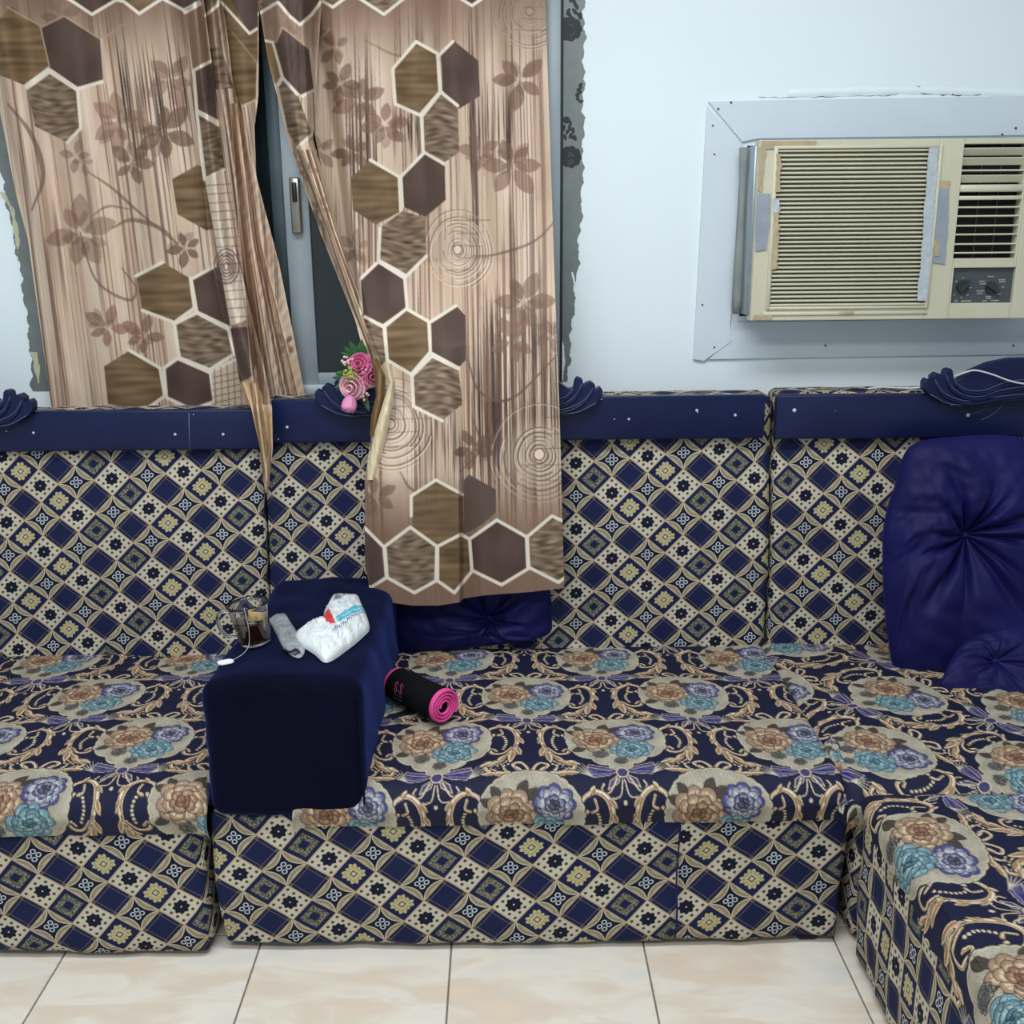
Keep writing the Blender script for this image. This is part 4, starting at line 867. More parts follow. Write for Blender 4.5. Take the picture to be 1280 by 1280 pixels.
# ================================================================== sofas
def rbox(name, x0, x1, y0, y1, z0, z1, r, sp, m, parent, disp=None, uvf=None, warp=None):
    lo, hi = np.array([x0, y0, z0]), np.array([x1, y1, z1]); V, Fc, UVL = [], [], []; base = 0
    for ax in range(3):
        for sgn in (0, 1):
            a, b = [i for i in range(3) if i != ax]
            na, nb = [max(2, int((hi[i]-lo[i])/sp)+1) for i in (a, b)]
            A, B_ = np.meshgrid(np.linspace(lo[a], hi[a], na), np.linspace(lo[b], hi[b], nb)); P = np.zeros(A.shape+(3,)); P[..., a] = A; P[..., b] = B_; P[..., ax] = hi[ax] if sgn else lo[ax]
            idx = base+np.arange(na*nb).reshape(nb, na); q = np.stack([idx[:-1, :-1], idx[:-1, 1:], idx[1:, 1:], idx[1:, :-1]], -1).reshape(-1, 4)
            if (ax == 1) ^ (sgn == 0): q = q[:, ::-1]
            if ax == 1: U = np.stack([P[..., 0], P[..., 2]], -1)
            elif ax == 2: U = np.stack([P[..., 0], (z1+(P[..., 1]-y0)) if sgn else (z0-(P[..., 1]-y0))], -1)
            else: U = np.stack([(x0-(P[..., 1]-y0)) if sgn == 0 else (x1+(P[..., 1]-y0)), P[..., 2]], -1)
            V.append(P.reshape(-1, 3)); Fc.append(q); UVL.append(U.reshape(-1, 2)); base += na*nb
    V = np.concatenate(V); q = np.concatenate(Fc); UV = np.concatenate(UVL); luv = UV[q.ravel()]
    c = np.clip(V, lo+r, hi-r); d = V-c; n = np.linalg.norm(d, axis=1, keepdims=True); N = d/np.maximum(n, 1e-9); Pn = c+N*np.where(n > 1e-9, r, 0)
    _, fi, inv = np.unique(np.round(V, 5), axis=0, return_index=True, return_inverse=True); inv = inv.ravel()
    Pn, N, q = Pn[fi], N[fi], inv[q]
    if disp is not None: Pn = Pn+N*disp(Pn, N)[:, None]
    if warp is not None: Pn = warp(Pn)
    me = bpy.data.meshes.new(name); me.vertices.add(len(Pn)); me.vertices.foreach_set('co', Pn.astype(np.float32).ravel())
    me.loops.add(q.size); me.loops.foreach_set('vertex_index', q.astype(np.int32).ravel()); me.polygons.add(len(q)); me.polygons.foreach_set('loop_start', np.arange(0, q.size, 4, dtype=np.int32)); me.update(calc_edges=True)
    if uvf is not None: luv = uvf(luv)
    l = me.uv_layers.new(name='UVMap'); l.data.foreach_set('uv', luv.astype(np.float32).ravel()); me.validate()
    return link(name, me, m, parent)
def anchor(px, py, Y, rot=0., sy=1.):    # move the woven repeat so that a dotted diamond sits where it does on the cloth
    p = oy(px, py, Y); a = radians(rot)
    def f(uv):
        u, v = uv[:, 0]-p[0], (uv[:, 1]-p[2])*sy
        return np.stack([u*cos(a)-v*sin(a), u*sin(a)+v*cos(a)], 1)
    return f
YB0, YB1 = 2.515, 2.575                # front of the backs at seat level and at the rail
def lean(P):
    P = P.copy(); P[:, 1] += (YB1-YB0)*np.clip((P[:, 2]-.38)/.54, -.5, 1.0); return P
def back_disp(seed):
    def f(P, N):
        m = np.abs(N[:, 1]) > .5
        return np.where(m, .012*np.exp(-((P[:, 2]-.68)/.22)**2)-.004+.0045*wav(P[:, 0], P[:, 2], seed, 3.2)+.0015*wav(P[:, 0], P[:, 2], seed+3, 9), .0015*wav(P[:, 0], P[:, 2]+P[:, 1], seed+1, 9))
    return f
def base_disp(seed):
    return lambda P, N: .006*wav(P[:, 0], P[:, 2], seed, 3)+.0025*wav(P[:, 0]+.3*P[:, 2], P[:, 2]*.6, seed+3, 11)-.004*np.exp(-((P[:, 2]-.02)/.03)**2)
RZ = {}
def rail(parent, x0, x1, zb, zt, joints=(), nails=()):
    b = box('rail', x0, x1, 2.548, 2.575, zb, zt, M['rail'], parent, .004, 2)
    for jx, y0_, y1_ in joints:
        tube('rail_joint', [oy(jx, y0_, 2.5475), oy(jx+.6, (y0_+y1_)/2, 2.547), oy(jx+1.5, y1_, 2.5475)], .0011, M['groove'], parent, 5)
    for (x, y, r) in nails:
        c = oy(x, y, 2.548); bm = bmesh.new(); bmesh.ops.create_cone(bm, cap_ends=True, segments=14, radius1=r, radius2=r*.7, depth=.003, matrix=Matrix.Translation(c-np.array([0, .0012, 0])) @ Matrix.Rotation(pi/2, 4, 'X')); bm_obj('screw_plug', bm, M['nail'], parent, True)
# carved crest: one outline, mirrored; measured from the crest's middle line
CX_ = 1328
half = [(1328, 446), (1290, 446.5), (1262, 447.5), (1235, 453), (1212, 463), (1196, 474), (1190, 474), (1189, 463), (1186, 459.5), (1180, 462), (1178, 470), (1174, 467), (1169, 465), (1163, 470), (1163, 476), (1157, 472), (1153, 477), (1153, 486), (1158, 492), (1170, 499), (1186, 504), (1205, 507), (1216, 508), (1250, 502), (1328, 498)]
grooves = [[(1190, 474), (1200, 484), (1215, 487.5), (1230, 486), (1262, 475), (1328, 470)], [(1180, 468), (1188, 484), (1205, 493), (1225, 494), (1255, 485), (1328, 477)],
           [(1166, 474), (1176, 489), (1195, 498), (1215, 500), (1250, 494), (1328, 487)], [(1160, 492), (1182, 503), (1214, 506)], [(1216, 519), (1230, 514), (1240, 505), (1262, 500), (1290, 498)], [(1229, 526), (1243, 519), (1257, 506)]]
def crest(parent, cpx, dz, scale=1.0, top=2.535):
    O = oy(CX_, 500, 2.535); c = oy(cpx, 500, 2.535)[0]
    def T(p, s, Y): q = oy(p[0], p[1], 2.535); return (c+s*(q[0]-O[0])*scale, Y, q[2]+dz)
    bm = bmesh.new(); L = [T(p, 1, 2.522) for p in half]; R = [T(p, -1, 2.522) for p in half[::-1]]
    pts = L+R[1:-1] if abs(L[0][0]-R[-1][0]) < 1e-6 else L+R
    seen = []
    for p in pts:
        if not seen or np.linalg.norm(np.array(p)-np.array(seen[-1])) > 1e-5: seen.append(p)
    b_prism(bm, seen, (0, .03, 0)); o = bm_obj('crest', bm, M['rail'], parent)
    bv = o.modifiers.new('b', 'BEVEL'); bv.width = .003; bv.segments = 3; bv.limit_method = 'ANGLE'; bv.angle_limit = radians(25)
    # rounded ribs between the grooves
    for i, gpts in enumerate(grooves[:3]):
        for s in (1, -1):
            off = [(x, y+4.0) for x, y in gpts]
            P_ = smoothpath([T(p, s, 2.521) for p in off], 5); n = len(P_); tube('carved_rib', P_, list(np.interp(np.linspace(0, 1, n), [0, .15, .7, 1], [.003, .0042, .0038, .002])), M['rail'], o, 8)
            P_ = smoothpath([T(p, s, 2.5205) for p in gpts], 5); tube('groove_line', P_, .0009, M['groove'], o, 5)
    for gpts in grooves[3:]:
        for s in (1, -1): tube('groove_line', smoothpath([T(p, s, 2.5205 if gpts is grooves[3] else 2.5465) for p in gpts], 5), .0009, M['groove'], o, 5)
def screw_nails(l): return l
sl_ = empty('sofa', (-.95, 2.2, 0), label='left sofa section with navy rail, left of the velvet armrest', cat='sofa', group='matching navy sofa sections')
sm_ = empty('sofa', (.1, 2.2, 0), label='middle sofa section with velvet armrest, under the curtain and beside the rolled support', cat='sofa', group='matching navy sofa sections')
sc_ = empty('sofa', (1.0, 2.2, 0), label='right corner sofa section below the air conditioner, holding the big velvet cushions', cat='sofa', group='matching navy sofa sections')
# backs
xl = oy(334, 700, 2.54)[0]; xr = oy(962, 700, 2.54)[0]
rbox('backrest', -1.75, xl-.002, YB0, 2.70-.06, .12, 1.008, .022, .02, M['diamond'], sl_, back_disp(1), anchor(139, 599, 2.56), lean)
rbox('backrest', xl+.002, xr-.002, YB0, 2.70-.06, .12, 1.034, .022, .02, M['diamond'], sm_, back_disp(5), anchor(720.3, 580, 2.56), lean)
rbox('backrest', xr+.004, 2.0, YB0, 2.70-.06, .12, 1.040, .024, .02, M['diamond'], sc_, back_disp(9), anchor(963.8, 583, 2.56), lean)
zl0, zl1 = oy(100, 564, 2.548)[2], oy(100, 514, 2.548)[2]; zm0, zm1 = oy(650, 551, 2.548)[2], oy(650, 497, 2.548)[2]; zc0, zc1 = oy(1100, 548, 2.548)[2], oy(1100, 493, 2.548)[2]
rail(sl_, -1.72, oy(336, 540, 2.548)[0], zl0, zl1, [(236, 516, 564)], [(42, 541, .0035), (219, 543, .004), (279, 543, .004), (8, 539, .002), (242, 518, .0015)])
rail(sm_, oy(341, 540, 2.548)[0], oy(955, 540, 2.548)[0], zm0, zm1, [], [(359, 534, .004), (348, 549, .0015), (786, 524, .0035), (768, 524, .0018), (871, 513, .004), (919, 519, .004), (872, 515, .002)])
rail(sc_, oy(969, 540, 2.548)[0], 1.95, zc0, zc1, [], [(993, 513, .0055), (1210, 519, .005), (1190, 505.5, .003), (1044, 513.5, .001)])
crest(sc_, 1328, 0.0); crest(sm_, 574, -.0215+.009); crest(sl_, -138, -.035+.006)
tube('chipped_edge', [oy(x, 499, 2.545) for x in (745, 750, 753)], .0015, M['nail'], sm_, 5)
tube('chipped_edge', [oy(x, 506, 2.545) for x in (403, 406)], .002, M['nail'], sm_, 5)
# bases
YF = 1.842
xlb, xmb, xrb = oz(263, 1195, .01)[0], oz(274, 1192, .01)[0], oz(1052, 1184, .01)[0]
rbox('seat_base', -1.75, xlb, YF-.012, 2.53, .010, .325, .014, .02, M['diamond'], sl_, base_disp(21), anchor(56, 1110, YF, -4.5))
sxm = oy(846, 1100, YF)[0]
def two_part(uv):
    a = anchor(362.5, 1128, YF, -4.0)(uv); b = anchor(795.8, 1008, YF, -4.0)(uv)
    L_ = (uv[:, 0] < sxm).reshape(-1, 4).sum(1) >= 2; L_ = np.repeat(L_, 4); return np.where(L_[:, None], a, b)
rbox('seat_base', xmb, xrb, YF, 2.53, .010, .325, .014, .012, M['diamond'], sm_, base_disp(25), two_part)
tube('seam', [(sxm+.002*sin(i), YF-.006, .03+.29*i/9) for i in range(10)], .002, M['satin'], sm_, 5)
rbox('seat_base', xrb+.02, 2.0, YF, 2.53, .010, .325, .014, .03, M['diamond'], sc_, base_disp(29), anchor(963.8, 583, 2.56))
for par, xs, ys in ((sl_, (oz(142, 1212, 0)[0], -1.5), (YF+.02, 2.4)), (sm_, (oz(1013, 1184, 0)[0],), (YF+.02, 2.4)), (sc_, (1.0, 1.8), (YF+.1, 2.4))):
    for x in xs:
        for y in ys: box('foot', x-.022, x+.022, y-.004, y+.03, 0, .028, M['under'], par, .008, 2)
# floral seat covers
def seat(name, parent, x0, x1, yb, yf, nu, nv, anc, seed, uvfun=None, ztop=.386, fz=.322, ends=(.02, .02), crown=.012, overhang=.018):
    L = (yb-yf); s = np.linspace(0, 1, nv)
    tot = L+.085; d = s*tot
    u = np.linspace(x0, x1, nu); Xg, D = np.meshgrid(u, d)
    # profile: flat top, then a rounded nose down to the lower hem
    r = .05; flat = L-r+overhang
    ang = np.clip((D-flat)/r, 0, pi/2)
    Y = yb-np.minimum(D, flat)-r*np.sin(ang); Z = ztop-r*(1-np.cos(ang))-np.maximum(0, D-flat-r*pi/2)
    Y = Y+np.maximum(0, D-flat-r*pi/2)*.35
    top = 1-sstep(flat-.02, flat+.06, D)
    Z = Z+top*(crown*np.sin(pi*np.clip((Xg-x0)/(x1-x0), 0, 1))**.6*np.sin(pi*np.clip(D/L, 0, 1))**.6+.005*wav(Xg, D, seed, 2.2)+.0022*wav(Xg+.3*D, D, seed+2, 7)+.001*wav(Xg, D, seed+4, 18))
    Y = Y+(1-top)*(.004*wav(Xg, D, seed+1, 4)+.0015*wav(Xg, D, seed+6, 14))
    for e, xe, sg in ((ends[0], x0, 1), (ends[1], x1, -1)):
        k = np.clip(1-np.abs(Xg-xe)/e, 0, 1)*(np.abs(Xg-xe) < e); Z = Z-e*(1-np.sqrt(np.clip(1-k*k, 0, 1)))
    ww = .006*wav(Xg, D, seed+9, 3); uvx, uvy = Xg+ww, D+.006*wav(Xg, D, seed+8, 2.5)
    c = uvfun(uvx, uvy) if uvfun else floral(uvx, uvy, anc[0], anc[1])
    return grid(name, np.stack([Xg, Y, Z], -1), M['floral'], parent, c), (yb, flat)
am = oz(552, 931, .39); YBk = 2.545
seat('seat_cushion', sm_, -.42, .676, YBk, YF-.004, 640, 340, (am[0], YBk-am[1]), 31)
al = oz(180, 925, .39)
seat('seat_cushion', sl_, -1.30, -.585, YBk, YF-.016, 400, 320, (al[0], YBk-al[1]), 35, ztop=.382, fz=.318)
# corner seat: same cloth laid a quarter turn round and slightly askew
ac0 = oz(1120, 872, .39); sk = radians(-24)
def corner_uv(X, D):
    x = X-ac0[0]; y = -(D-(YBk-ac0[1]))            # y away from the camera
    u = x*cos(sk)-y*sin(sk); v = x*sin(sk)+y*cos(sk)
    return FT.sample(-v*100+FC[0], -u*100+FC[1], True)
seat('seat_cushion', sc_, .664, 1.42, YBk, YF-.03, 440, 320, None, 41, corner_uv, ztop=.388, ends=(.03, .02), crown=.01)
# armrest
XA0, XA1, YA0 = -.583, -.272, 1.822
def arm_disp(P, N): return .003*wav(P[:, 0], P[:, 2]+P[:, 1], 51, 5)+.0015*wav(P[:, 0], P[:, 2]*1.5+P[:, 1], 52, 14)
def arm_warp(P):
    P = P.copy(); t = np.clip((P[:, 2]-.33)/.28, 0, 1); P[:, 2] -= .03*t*np.clip((P[:, 1]-YA0)/.7, 0, 1); P[:, 2] += .008*t*np.sin(pi*(P[:, 0]-XA0)/(XA1-XA0)); return P
arm = rbox('armrest', XA0, XA1, YA0, 2.54, .322, .612, .032, .012, M['velvet'], sm_, arm_disp, None, arm_warp)
tube('arm_seam', [(XA1-.006, YA0+.004+.0*t, .33+.25*t) for t in np.linspace(0, 1, 10)], .0022, M['velvet'], arm, 6)
# loose cloth crumpled between the middle seat and the corner
Pc = []
for i in range(70):
    t = i/69; r_ = []
    for j in range(26):
        a = j/25*pi; x = .655+.045*(1-cos(a))*.5+.006*wav(np.array(t*.8), np.array(j*.04), 61, 4); y = 1.80+.16*t; z = .325+.05*t+.034*sin(a)+.006*wav(np.array(t), np.array(j*.08), 63, 3)
        r_.append((float(x), y, float(z)))
    Pc.append(r_)
Pc = np.array(Pc); grid('crumpled_cloth', Pc, M['floral'], sc_, floral(Pc[..., 0]*1.5+Pc[..., 1], Pc[..., 1]*1.2+Pc[..., 2], 0, 0))

# front-right seat block of the corner suite
so = empty('sofa', (1.0, 1.4, 0), label='floral covered seat block jutting toward the viewer at lower right', cat='sofa', group='matching navy sofa sections')
XC, YC1 = .694, 1.795
def chaise_uv(luv):                        # diamonds square to the floor here
    u, v = luv[:, 0]-XC, luv[:, 1]; a = u/.058+.3; b = -v/.072+.2
    return np.stack([a*E1[0]+b*E2[0], a*E1[1]+b*E2[1]], 1)
def ch_disp(P, N): return .005*wav(P[:, 1], P[:, 2], 71, 4)+.0022*wav(P[:, 1]*2, P[:, 2]*.6, 73, 9)
rbox('seat_base', XC, 1.9, .75, YC1, .012, .33, .02, .012, M['diamond'], so, ch_disp, chaise_uv)
for x in (XC+.08, 1.8):
    for y in (.82, YC1-.08): box('foot', x-.02, x+.02, y-.02, y+.02, 0, .02, M['under'], so)
m0 = oz(1160, 1054, .39)
def chaise_cover():
    nu, nv = 380, 470; wtop = .62; hang = .16
    Y = np.linspace(YC1+.02, .98, nv); S_ = np.linspace(-hang, wtop, nu); Sg, Yg = np.meshgrid(S_, Y)
    r = .035
    hem = np.interp(Yg, [1.0, 1.28, 1.37, 1.48, 1.56, 1.72, 1.79], [.125, .105, .07, .07, .055, .06, .02])+.006*np.sin(Yg*40)
    Sg = np.where(Sg < 0, Sg/hang*hem, Sg)
    a = np.clip((r*pi/4-Sg)/r, 0, pi/2)
    X = XC-.006+r+np.maximum(Sg-r*pi/4, 0)-r*np.sin(a); dn = np.maximum(0, -(Sg+r*pi/4)); Z = .386-r*(1-np.cos(a))-dn
    X = X-.04*dn
    e = np.clip(1-(YC1+.02-Yg)/.05, 0, 1); Z = Z-.05*(1-np.sqrt(np.clip(1-e*e, 0, 1)))*(1-a/2)
    Z = Z+(a < .5)*(.006*wav(X, Yg, 81, 2.4)+.002*wav(X, Yg, 83, 7)); X = X-(a > .8)*(.004*wav(Yg, Z, 85, 6))
    uv = FT.sample(-(Yg-m0[1])*100+FC[0]+1.2*wav(X, Yg, 86, 3), -(X-m0[0]-dn*.9)*100+FC[1], True)
    return grid('seat_cover', np.stack([X, Yg, Z], -1), M['floral'], so, uv)
chaise_cover()

# ================================================================== cushions
def tufted(name, outline, button, P0, N, T, parent_kw, seed, pleats=11, nr=60, nt=200, back=.5):
    N = np.array(N, float); N /= np.linalg.norm(N)
    b = oplane(*button, P0, N); O = np.array([oplane(x, y, P0, N) for x, y in smoothpath(list(outline)+[outline[0]], 10)])
    # resample by angle about the button
    e1 = np.cross(N, (0, 0, 1)); e1 /= np.linalg.norm(e1); e2 = np.cross(e1, N)
    d = O-b; an = np.arctan2(d@e2, d@e1); ra = np.linalg.norm(d, axis=1); o_ = np.argsort(an); an, ra = an[o_], ra[o_]
    th = np.linspace(-pi, pi, nt, endpoint=False); R = np.interp(th, np.concatenate([an-2*pi, an, an+2*pi]), np.tile(ra, 3))
    rr = np.linspace(0.01, 1, nr)[:, None]; g = np.random.default_rng(seed)
    ph = np.cumsum(g.uniform(.5, 1.5, pleats)); ph = ph/ph[-1]*2*pi; pl = np.zeros(nt)
    for k_, p in enumerate(ph):
        dd = np.angle(np.exp(1j*(th-p))); pl = pl-g.uniform(.5, 1.0)*np.exp(-(dd/.10)**2)
    plo = np.sin(3*th+seed)*.3
    h = T*(1-rr**2.6)**.55*(1-.8*np.exp(-(rr/.2)**2))+T*.42*pl*np.exp(-((rr-.22)/.3)**2)*(1-rr**4)+T*.10*np.sin(th*9+rr*5+seed)*sstep(.3, .7, rr)*(1-rr**6)+T*.06*plo+T*.07*wav(rr*np.cos(th)*1.0, rr*np.sin(th), seed+40, 2.2)*(1-rr**8)+T*.035*wav(rr*np.cos(th), rr*np.sin(th), seed+41, 6)*(1-rr**8)
    twist = .12*np.sin(rr*4)
    c_, s_ = np.cos(th+twist), np.sin(th+twist)
    Pf = b+(rr*R*c_)[..., None]*e1+(rr*R*s_)[..., None]*e2+h[..., None]*N
    hb = -back*T*(1-rr[::-1]**2.6)**.55
    Pb = b+(rr[::-1]*R*c_[::-1])[..., None]*e1+(rr[::-1]*R*s_[::-1])[..., None]*e2+(hb+0*R)[..., None]*N
    P = np.concatenate([Pf, Pb[1:]], 0)
    root = empty(name, tuple(b+N*0), **parent_kw)
    grid('cover', P, M['satin'], root, closed_u=True)
    bm = bmesh.new(); bmesh.ops.create_uvsphere(bm, u_segments=14, v_segments=8, radius=.008, matrix=Matrix.Translation(b+N*(T*.16))); bm_obj('button', bm, M['satin'], root, True)
    return root
grp = 'button-tufted velvet cushions'
tufted('cushion', [(1098, 722), (1106, 650), (1126, 596), (1148, 552), (1200, 545), (1280, 552), (1345, 590), (1360, 700), (1360, 820), (1290, 880), (1200, 868), (1112, 838), (1098, 790)], (1204, 668), (1.0, 2.36, .40), (-.05, -1, .16), .075,
       dict(label='large navy velvet tufted cushion upright against the right sofa back', cat='cushion', group=grp), 4, 12, 80, 300)
tufted('cushion', [(1170, 850), (1195, 812), (1225, 792), (1300, 782), (1380, 800), (1400, 860), (1380, 905), (1300, 900), (1235, 872), (1190, 862)], (1243, 827), (1.1, 2.27, .44), (-.1, -1, .75), .022,
       dict(label='navy velvet tufted cushion lying low in front of the upright one, at the right edge', cat='cushion', group=grp), 9, 10)
tufted('cushion', [(482, 775), (492, 735), (540, 705), (612, 698), (672, 706), (690, 735), (690, 775), (680, 800), (612, 806), (530, 808), (490, 802)], (612, 772), (0, 2.52, .42), (0, -1, .12), .05,
       dict(label='navy velvet tufted cushion half hidden under the hem of the right curtain', cat='cushion', group=grp), 2, 10)

# ================================================================== things on the armrest
def ztop_arm(y, x=-.43): return .612-.03*min(max((y-YA0)/.7, 0), 1)+.008*sin(pi*(x-XA0)/(XA1-XA0))+.002
def on_arm(px, py, h=0):
    z = .61
    for _ in range(6): p = oz(px, py, z+h); z = ztop_arm(p[1], p[0])
    p[2] = z+h; return p
# mug
mb = on_arm(320, 806)
mug = empty('tea_mug', tuple(mb), label='clear glass mug of black tea with a tea bag, on the armrest', cat='mug')
TM = Matrix.Translation(mb+np.array([0, 0, .0035])) @ Matrix.Rotation(radians(-7), 4, 'Y')
def lathe(name, prof, m, parent, n=48, T=TM):
    t = np.linspace(0, 2*pi, n, endpoint=False); P = np.array([[(r*cos(a), r*sin(a), z) for a in t] for r, z in prof])
    P = P @ np.array(T.to_3x3()).T+np.array(T.translation); return grid(name, P, m, parent, closed_u=True)
MR0, MR1, MH = .030, .042, .090
ro = lambda z: MR0+(MR1-MR0)*(z/MH)**.9
zz = np.linspace(0, MH, 14)
prof = [(.0005, 0), (MR0-.004, 0), (MR0, .003)]+[(ro(z), z) for z in zz[1:]]+[(MR1-.0012, MH+.0015), (MR1-.003, MH)]+[(ro(z)-.003, z) for z in zz[::-1] if z > .009]+[(.0005, .008)]
lathe('glass_body', prof, M['mugglass'], mug)
LH = .056
lathe('tea', [(.0004, .0088)]+[(ro(z)-.0027, z) for z in np.linspace(.0085, LH, 8)]+[(.0004, LH)], M['tea'], mug)
hp = [(-ro(.078), 0, .078), (-ro(.078)-.014, 0, .080), (-ro(.06)-.026, 0, .068), (-ro(.05)-.027, 0, .045), (-ro(.03)-.018, 0, .026), (-ro(.022)+.001, 0, .020)]
hp = [tuple(TM @ (Matrix.Rotation(radians(8), 4, 'Z') @ Vector(p))) for p in smoothpath(hp, 6)]
tube('handle', hp, .0042, M['mugglass'], mug, 10)
n = 18; U_, V_ = np.meshgrid(np.linspace(-1, 1, n), np.linspace(-1, 1, n)); bag_ = []
bx, bz = .019*U_, .02*V_; by = .005*(1-U_**4)*(1-V_**4)+.0008*wav(U_, V_, 3, 2)
for sgn in (-1, 1):
    P = np.stack([bx*.9+.004, sgn*by-.016, bz+.056], -1)
    bag_.append(P)
P = np.concatenate(bag_, 0).reshape(-1, 3) @ np.array((TM @ Matrix.Rotation(radians(12), 4, 'Y')).to_3x3()).T+np.array(TM.translation)
grid('tea_bag', P.reshape(2*n, n, 3), M['teabag'], mug)
tg = on_arm(282, 829); 
strp = [oy(*q, mb[1]+o_) for q, o_ in (((322, 768), -.020), ((324, 757), -.040))]
sp = [tuple(TM @ Vector((.006, -.016, .075))), tuple(TM @ Vector((.004, -MR1+.001, MH+.003))), tuple(TM @ Vector((.005, -MR1-.0015, MH-.012))), tuple(TM @ Vector((.003, -ro(.045)-.002, .045))), tuple(TM @ Vector((-.004, -ro(.012)-.003, .012))), tuple(on_arm(304, 817, .002)), tuple(on_arm(293, 824, .0015)), tuple(tg+np.array([.012, .003, .002]))]
tube('string', smoothpath(sp, 6), .0004, M['white'], mug, 5)
bm = bmesh.new(); mm = Matrix.Translation(tg+np.array([0, 0, .0025])) @ Matrix.Rotation(radians(28), 4, 'Z') @ Matrix.Diagonal((.030, .022, .002, 1))
r_ = bmesh.ops.create_cube(bm, size=1, matrix=mm); bmesh.ops.bevel(bm, geom=[e for e in bm.edges if abs(e.verts[0].co.z-e.verts[1].co.z) > .0015], offset=.004, segments=3, affect='EDGES'); bm_obj('paper_tag', bm, M['white'], mug)
# crumpled bags
def crumple(name, outline, cen, h, m, parent, seed, canvas=None, nt=140, nr=40, sharp=.45):
    O = smoothpath(list(outline)+[outline[0]], 6)
    d = O-np.array(cen); an = np.arctan2(d[:, 1], d[:, 0]); ra = np.hypot(d[:, 0], d[:, 1]); o_ = np.argsort(an)
    th = np.linspace(-pi, pi, nt, endpoint=False); R = np.interp(th, np.concatenate([an[o_]-2*pi, an[o_], an[o_]+2*pi]), np.tile(ra[o_], 3))
    rr = np.linspace(.01, 1, nr)[:, None]; X = cen[0]+rr*R*np.cos(th); Y = cen[1]+rr*R*np.sin(th)
    H = h*(1-rr**3)**sharp*(1+.22*np.abs(wav(X, Y, seed, 1/28.)))+.0035*np.abs(wav(X, Y, seed+2, 1/11.))*(1-rr**6)+.0035*(1-np.abs(wav(X, Y, seed+7, 1/17.)))**3*(1-rr**6)
    zb = .60; D_ = AX[None, None]*((X-640)/FPX)[..., None]-UP[None, None]*((Y-640)/FPX)[..., None]+FW
    zt = np.full(X.shape, .61)
    for _ in range(5):
        P = CAMP+D_*((zt-CH)/D_[..., 2])[..., None]; zt = .612-.03*np.clip((P[..., 1]-YA0)/.7, 0, 1)+.008*np.sin(pi*(P[..., 0]-XA0)/(XA1-XA0))+.002
    P[..., 2] = zt
    P = P+H[..., None]*np.array([0, -.25, 1.])
    P[..., 2] += .001
    col = canvas(X, Y) if canvas else None
    return grid(name, P, m, parent, col, closed_u=True)
bagc = Canvas(360, 735, 472, 840, 10, (226, 234, 236))
sl0, XB, YB_ = bagc.win(360, 735, 472, 840); bagc.put(sl0, sstep(-.1, .9, wav(XB, YB_, 7, 1/26.)), (204, 218, 224), op=.6)
bagc.poly([(419, 771), (428, 765), (455, 762), (458, 770), (424, 796), (416, 798)], (226, 236, 240)); bagc.poly([(421, 786), (455, 762), (457, 770), (424, 794)], (92, 190, 214))
bagc.poly([(404, 783), (412, 775), (416, 783), (421, 793), (415, 795), (409, 791)], (206, 62, 66)); bagc.poly([(421, 752), (438, 750), (419, 766)], (130, 138, 156)); bagc.stroke([(420, 746), (434, 748), (446, 747)], 1.5, (170, 50, 74)); bagc.ell(444, 747, 2, 1.5, 0, (200, 90, 120))
qq = random.Random(3)
for i in range(17):
    t = i/16; x = 418+t*40; y = 804-t*32.5; s = qq.choice([1.6, 2.0, 2.4])
    bagc.stroke([(x, y-s), (x+.5, y+s)], .7, (44, 62, 130)); 
    if i % 2: bagc.stroke([(x, y-s), (x+1.6, y-s*.6), (x+.3, y)], .6, (44, 62, 130))
    else: bagc.stroke([(x, y+s*.2), (x+1.8, y-s*.5)], .6, (44, 62, 130))
    bagc.ell(422+t*34, 789.5-t*22.5, .9, .9, 0, (214, 240, 246))
for i in range(4): bagc.stroke([(424+i*4, 768-i*1.5), (426+i*4, 765-i*1.2)], .8, (140, 160, 200))
pb = empty('plastic_bag', tuple(on_arm(415, 800)), label='white plastic bag with blue lettering and red print, lying on the velvet armrest', cat='bag')
crumple('bag_body', [(369, 797), (385, 785), (404, 779), (405, 770), (412, 757), (420, 747), (432, 746), (447, 747), (452, 757), (459, 772), (462, 787), (455, 796), (436, 812), (409, 829), (392, 818), (372, 805)], (420, 790), .026, M['bag'], pb, 5, lambda X, Y: bagc.sample(X, Y), 200, 60)
tube('carry_loop', smoothpath([on_arm(408, 768, .012), on_arm(411, 756, .02), on_arm(419, 747, .022), on_arm(430, 745, .02), on_arm(441, 747, .016)], 6), .0022, M['white'], pb, 6)
tube('twisted_tie', smoothpath([on_arm(438, 748, .012), on_arm(443, 745, .018), on_arm(447, 748, .014), on_arm(446, 751, .01)], 5), .0022, M['rose2'], pb, 6)
wr = empty('plastic_wrapper', tuple(on_arm(358, 790)), label='crumpled clear grey plastic wrapper between the mug and the white bag', cat='wrapper')
crumple('wrapper_sheet', [(336, 775), (344, 769), (356, 768), (363, 778), (371, 790), (379, 804), (381, 815), (375, 823), (364, 820), (354, 810), (345, 793)], (358, 792), .0055, M['wrap'], wr, 15, None, 90, 26)
tube('dark_twist', smoothpath([on_arm(354, 812, .004), on_arm(362, 815, .01), on_arm(370, 812, .012), on_arm(374, 816, .006), on_arm(368, 819, .004)], 5), .0028, M['black'], wr, 7)

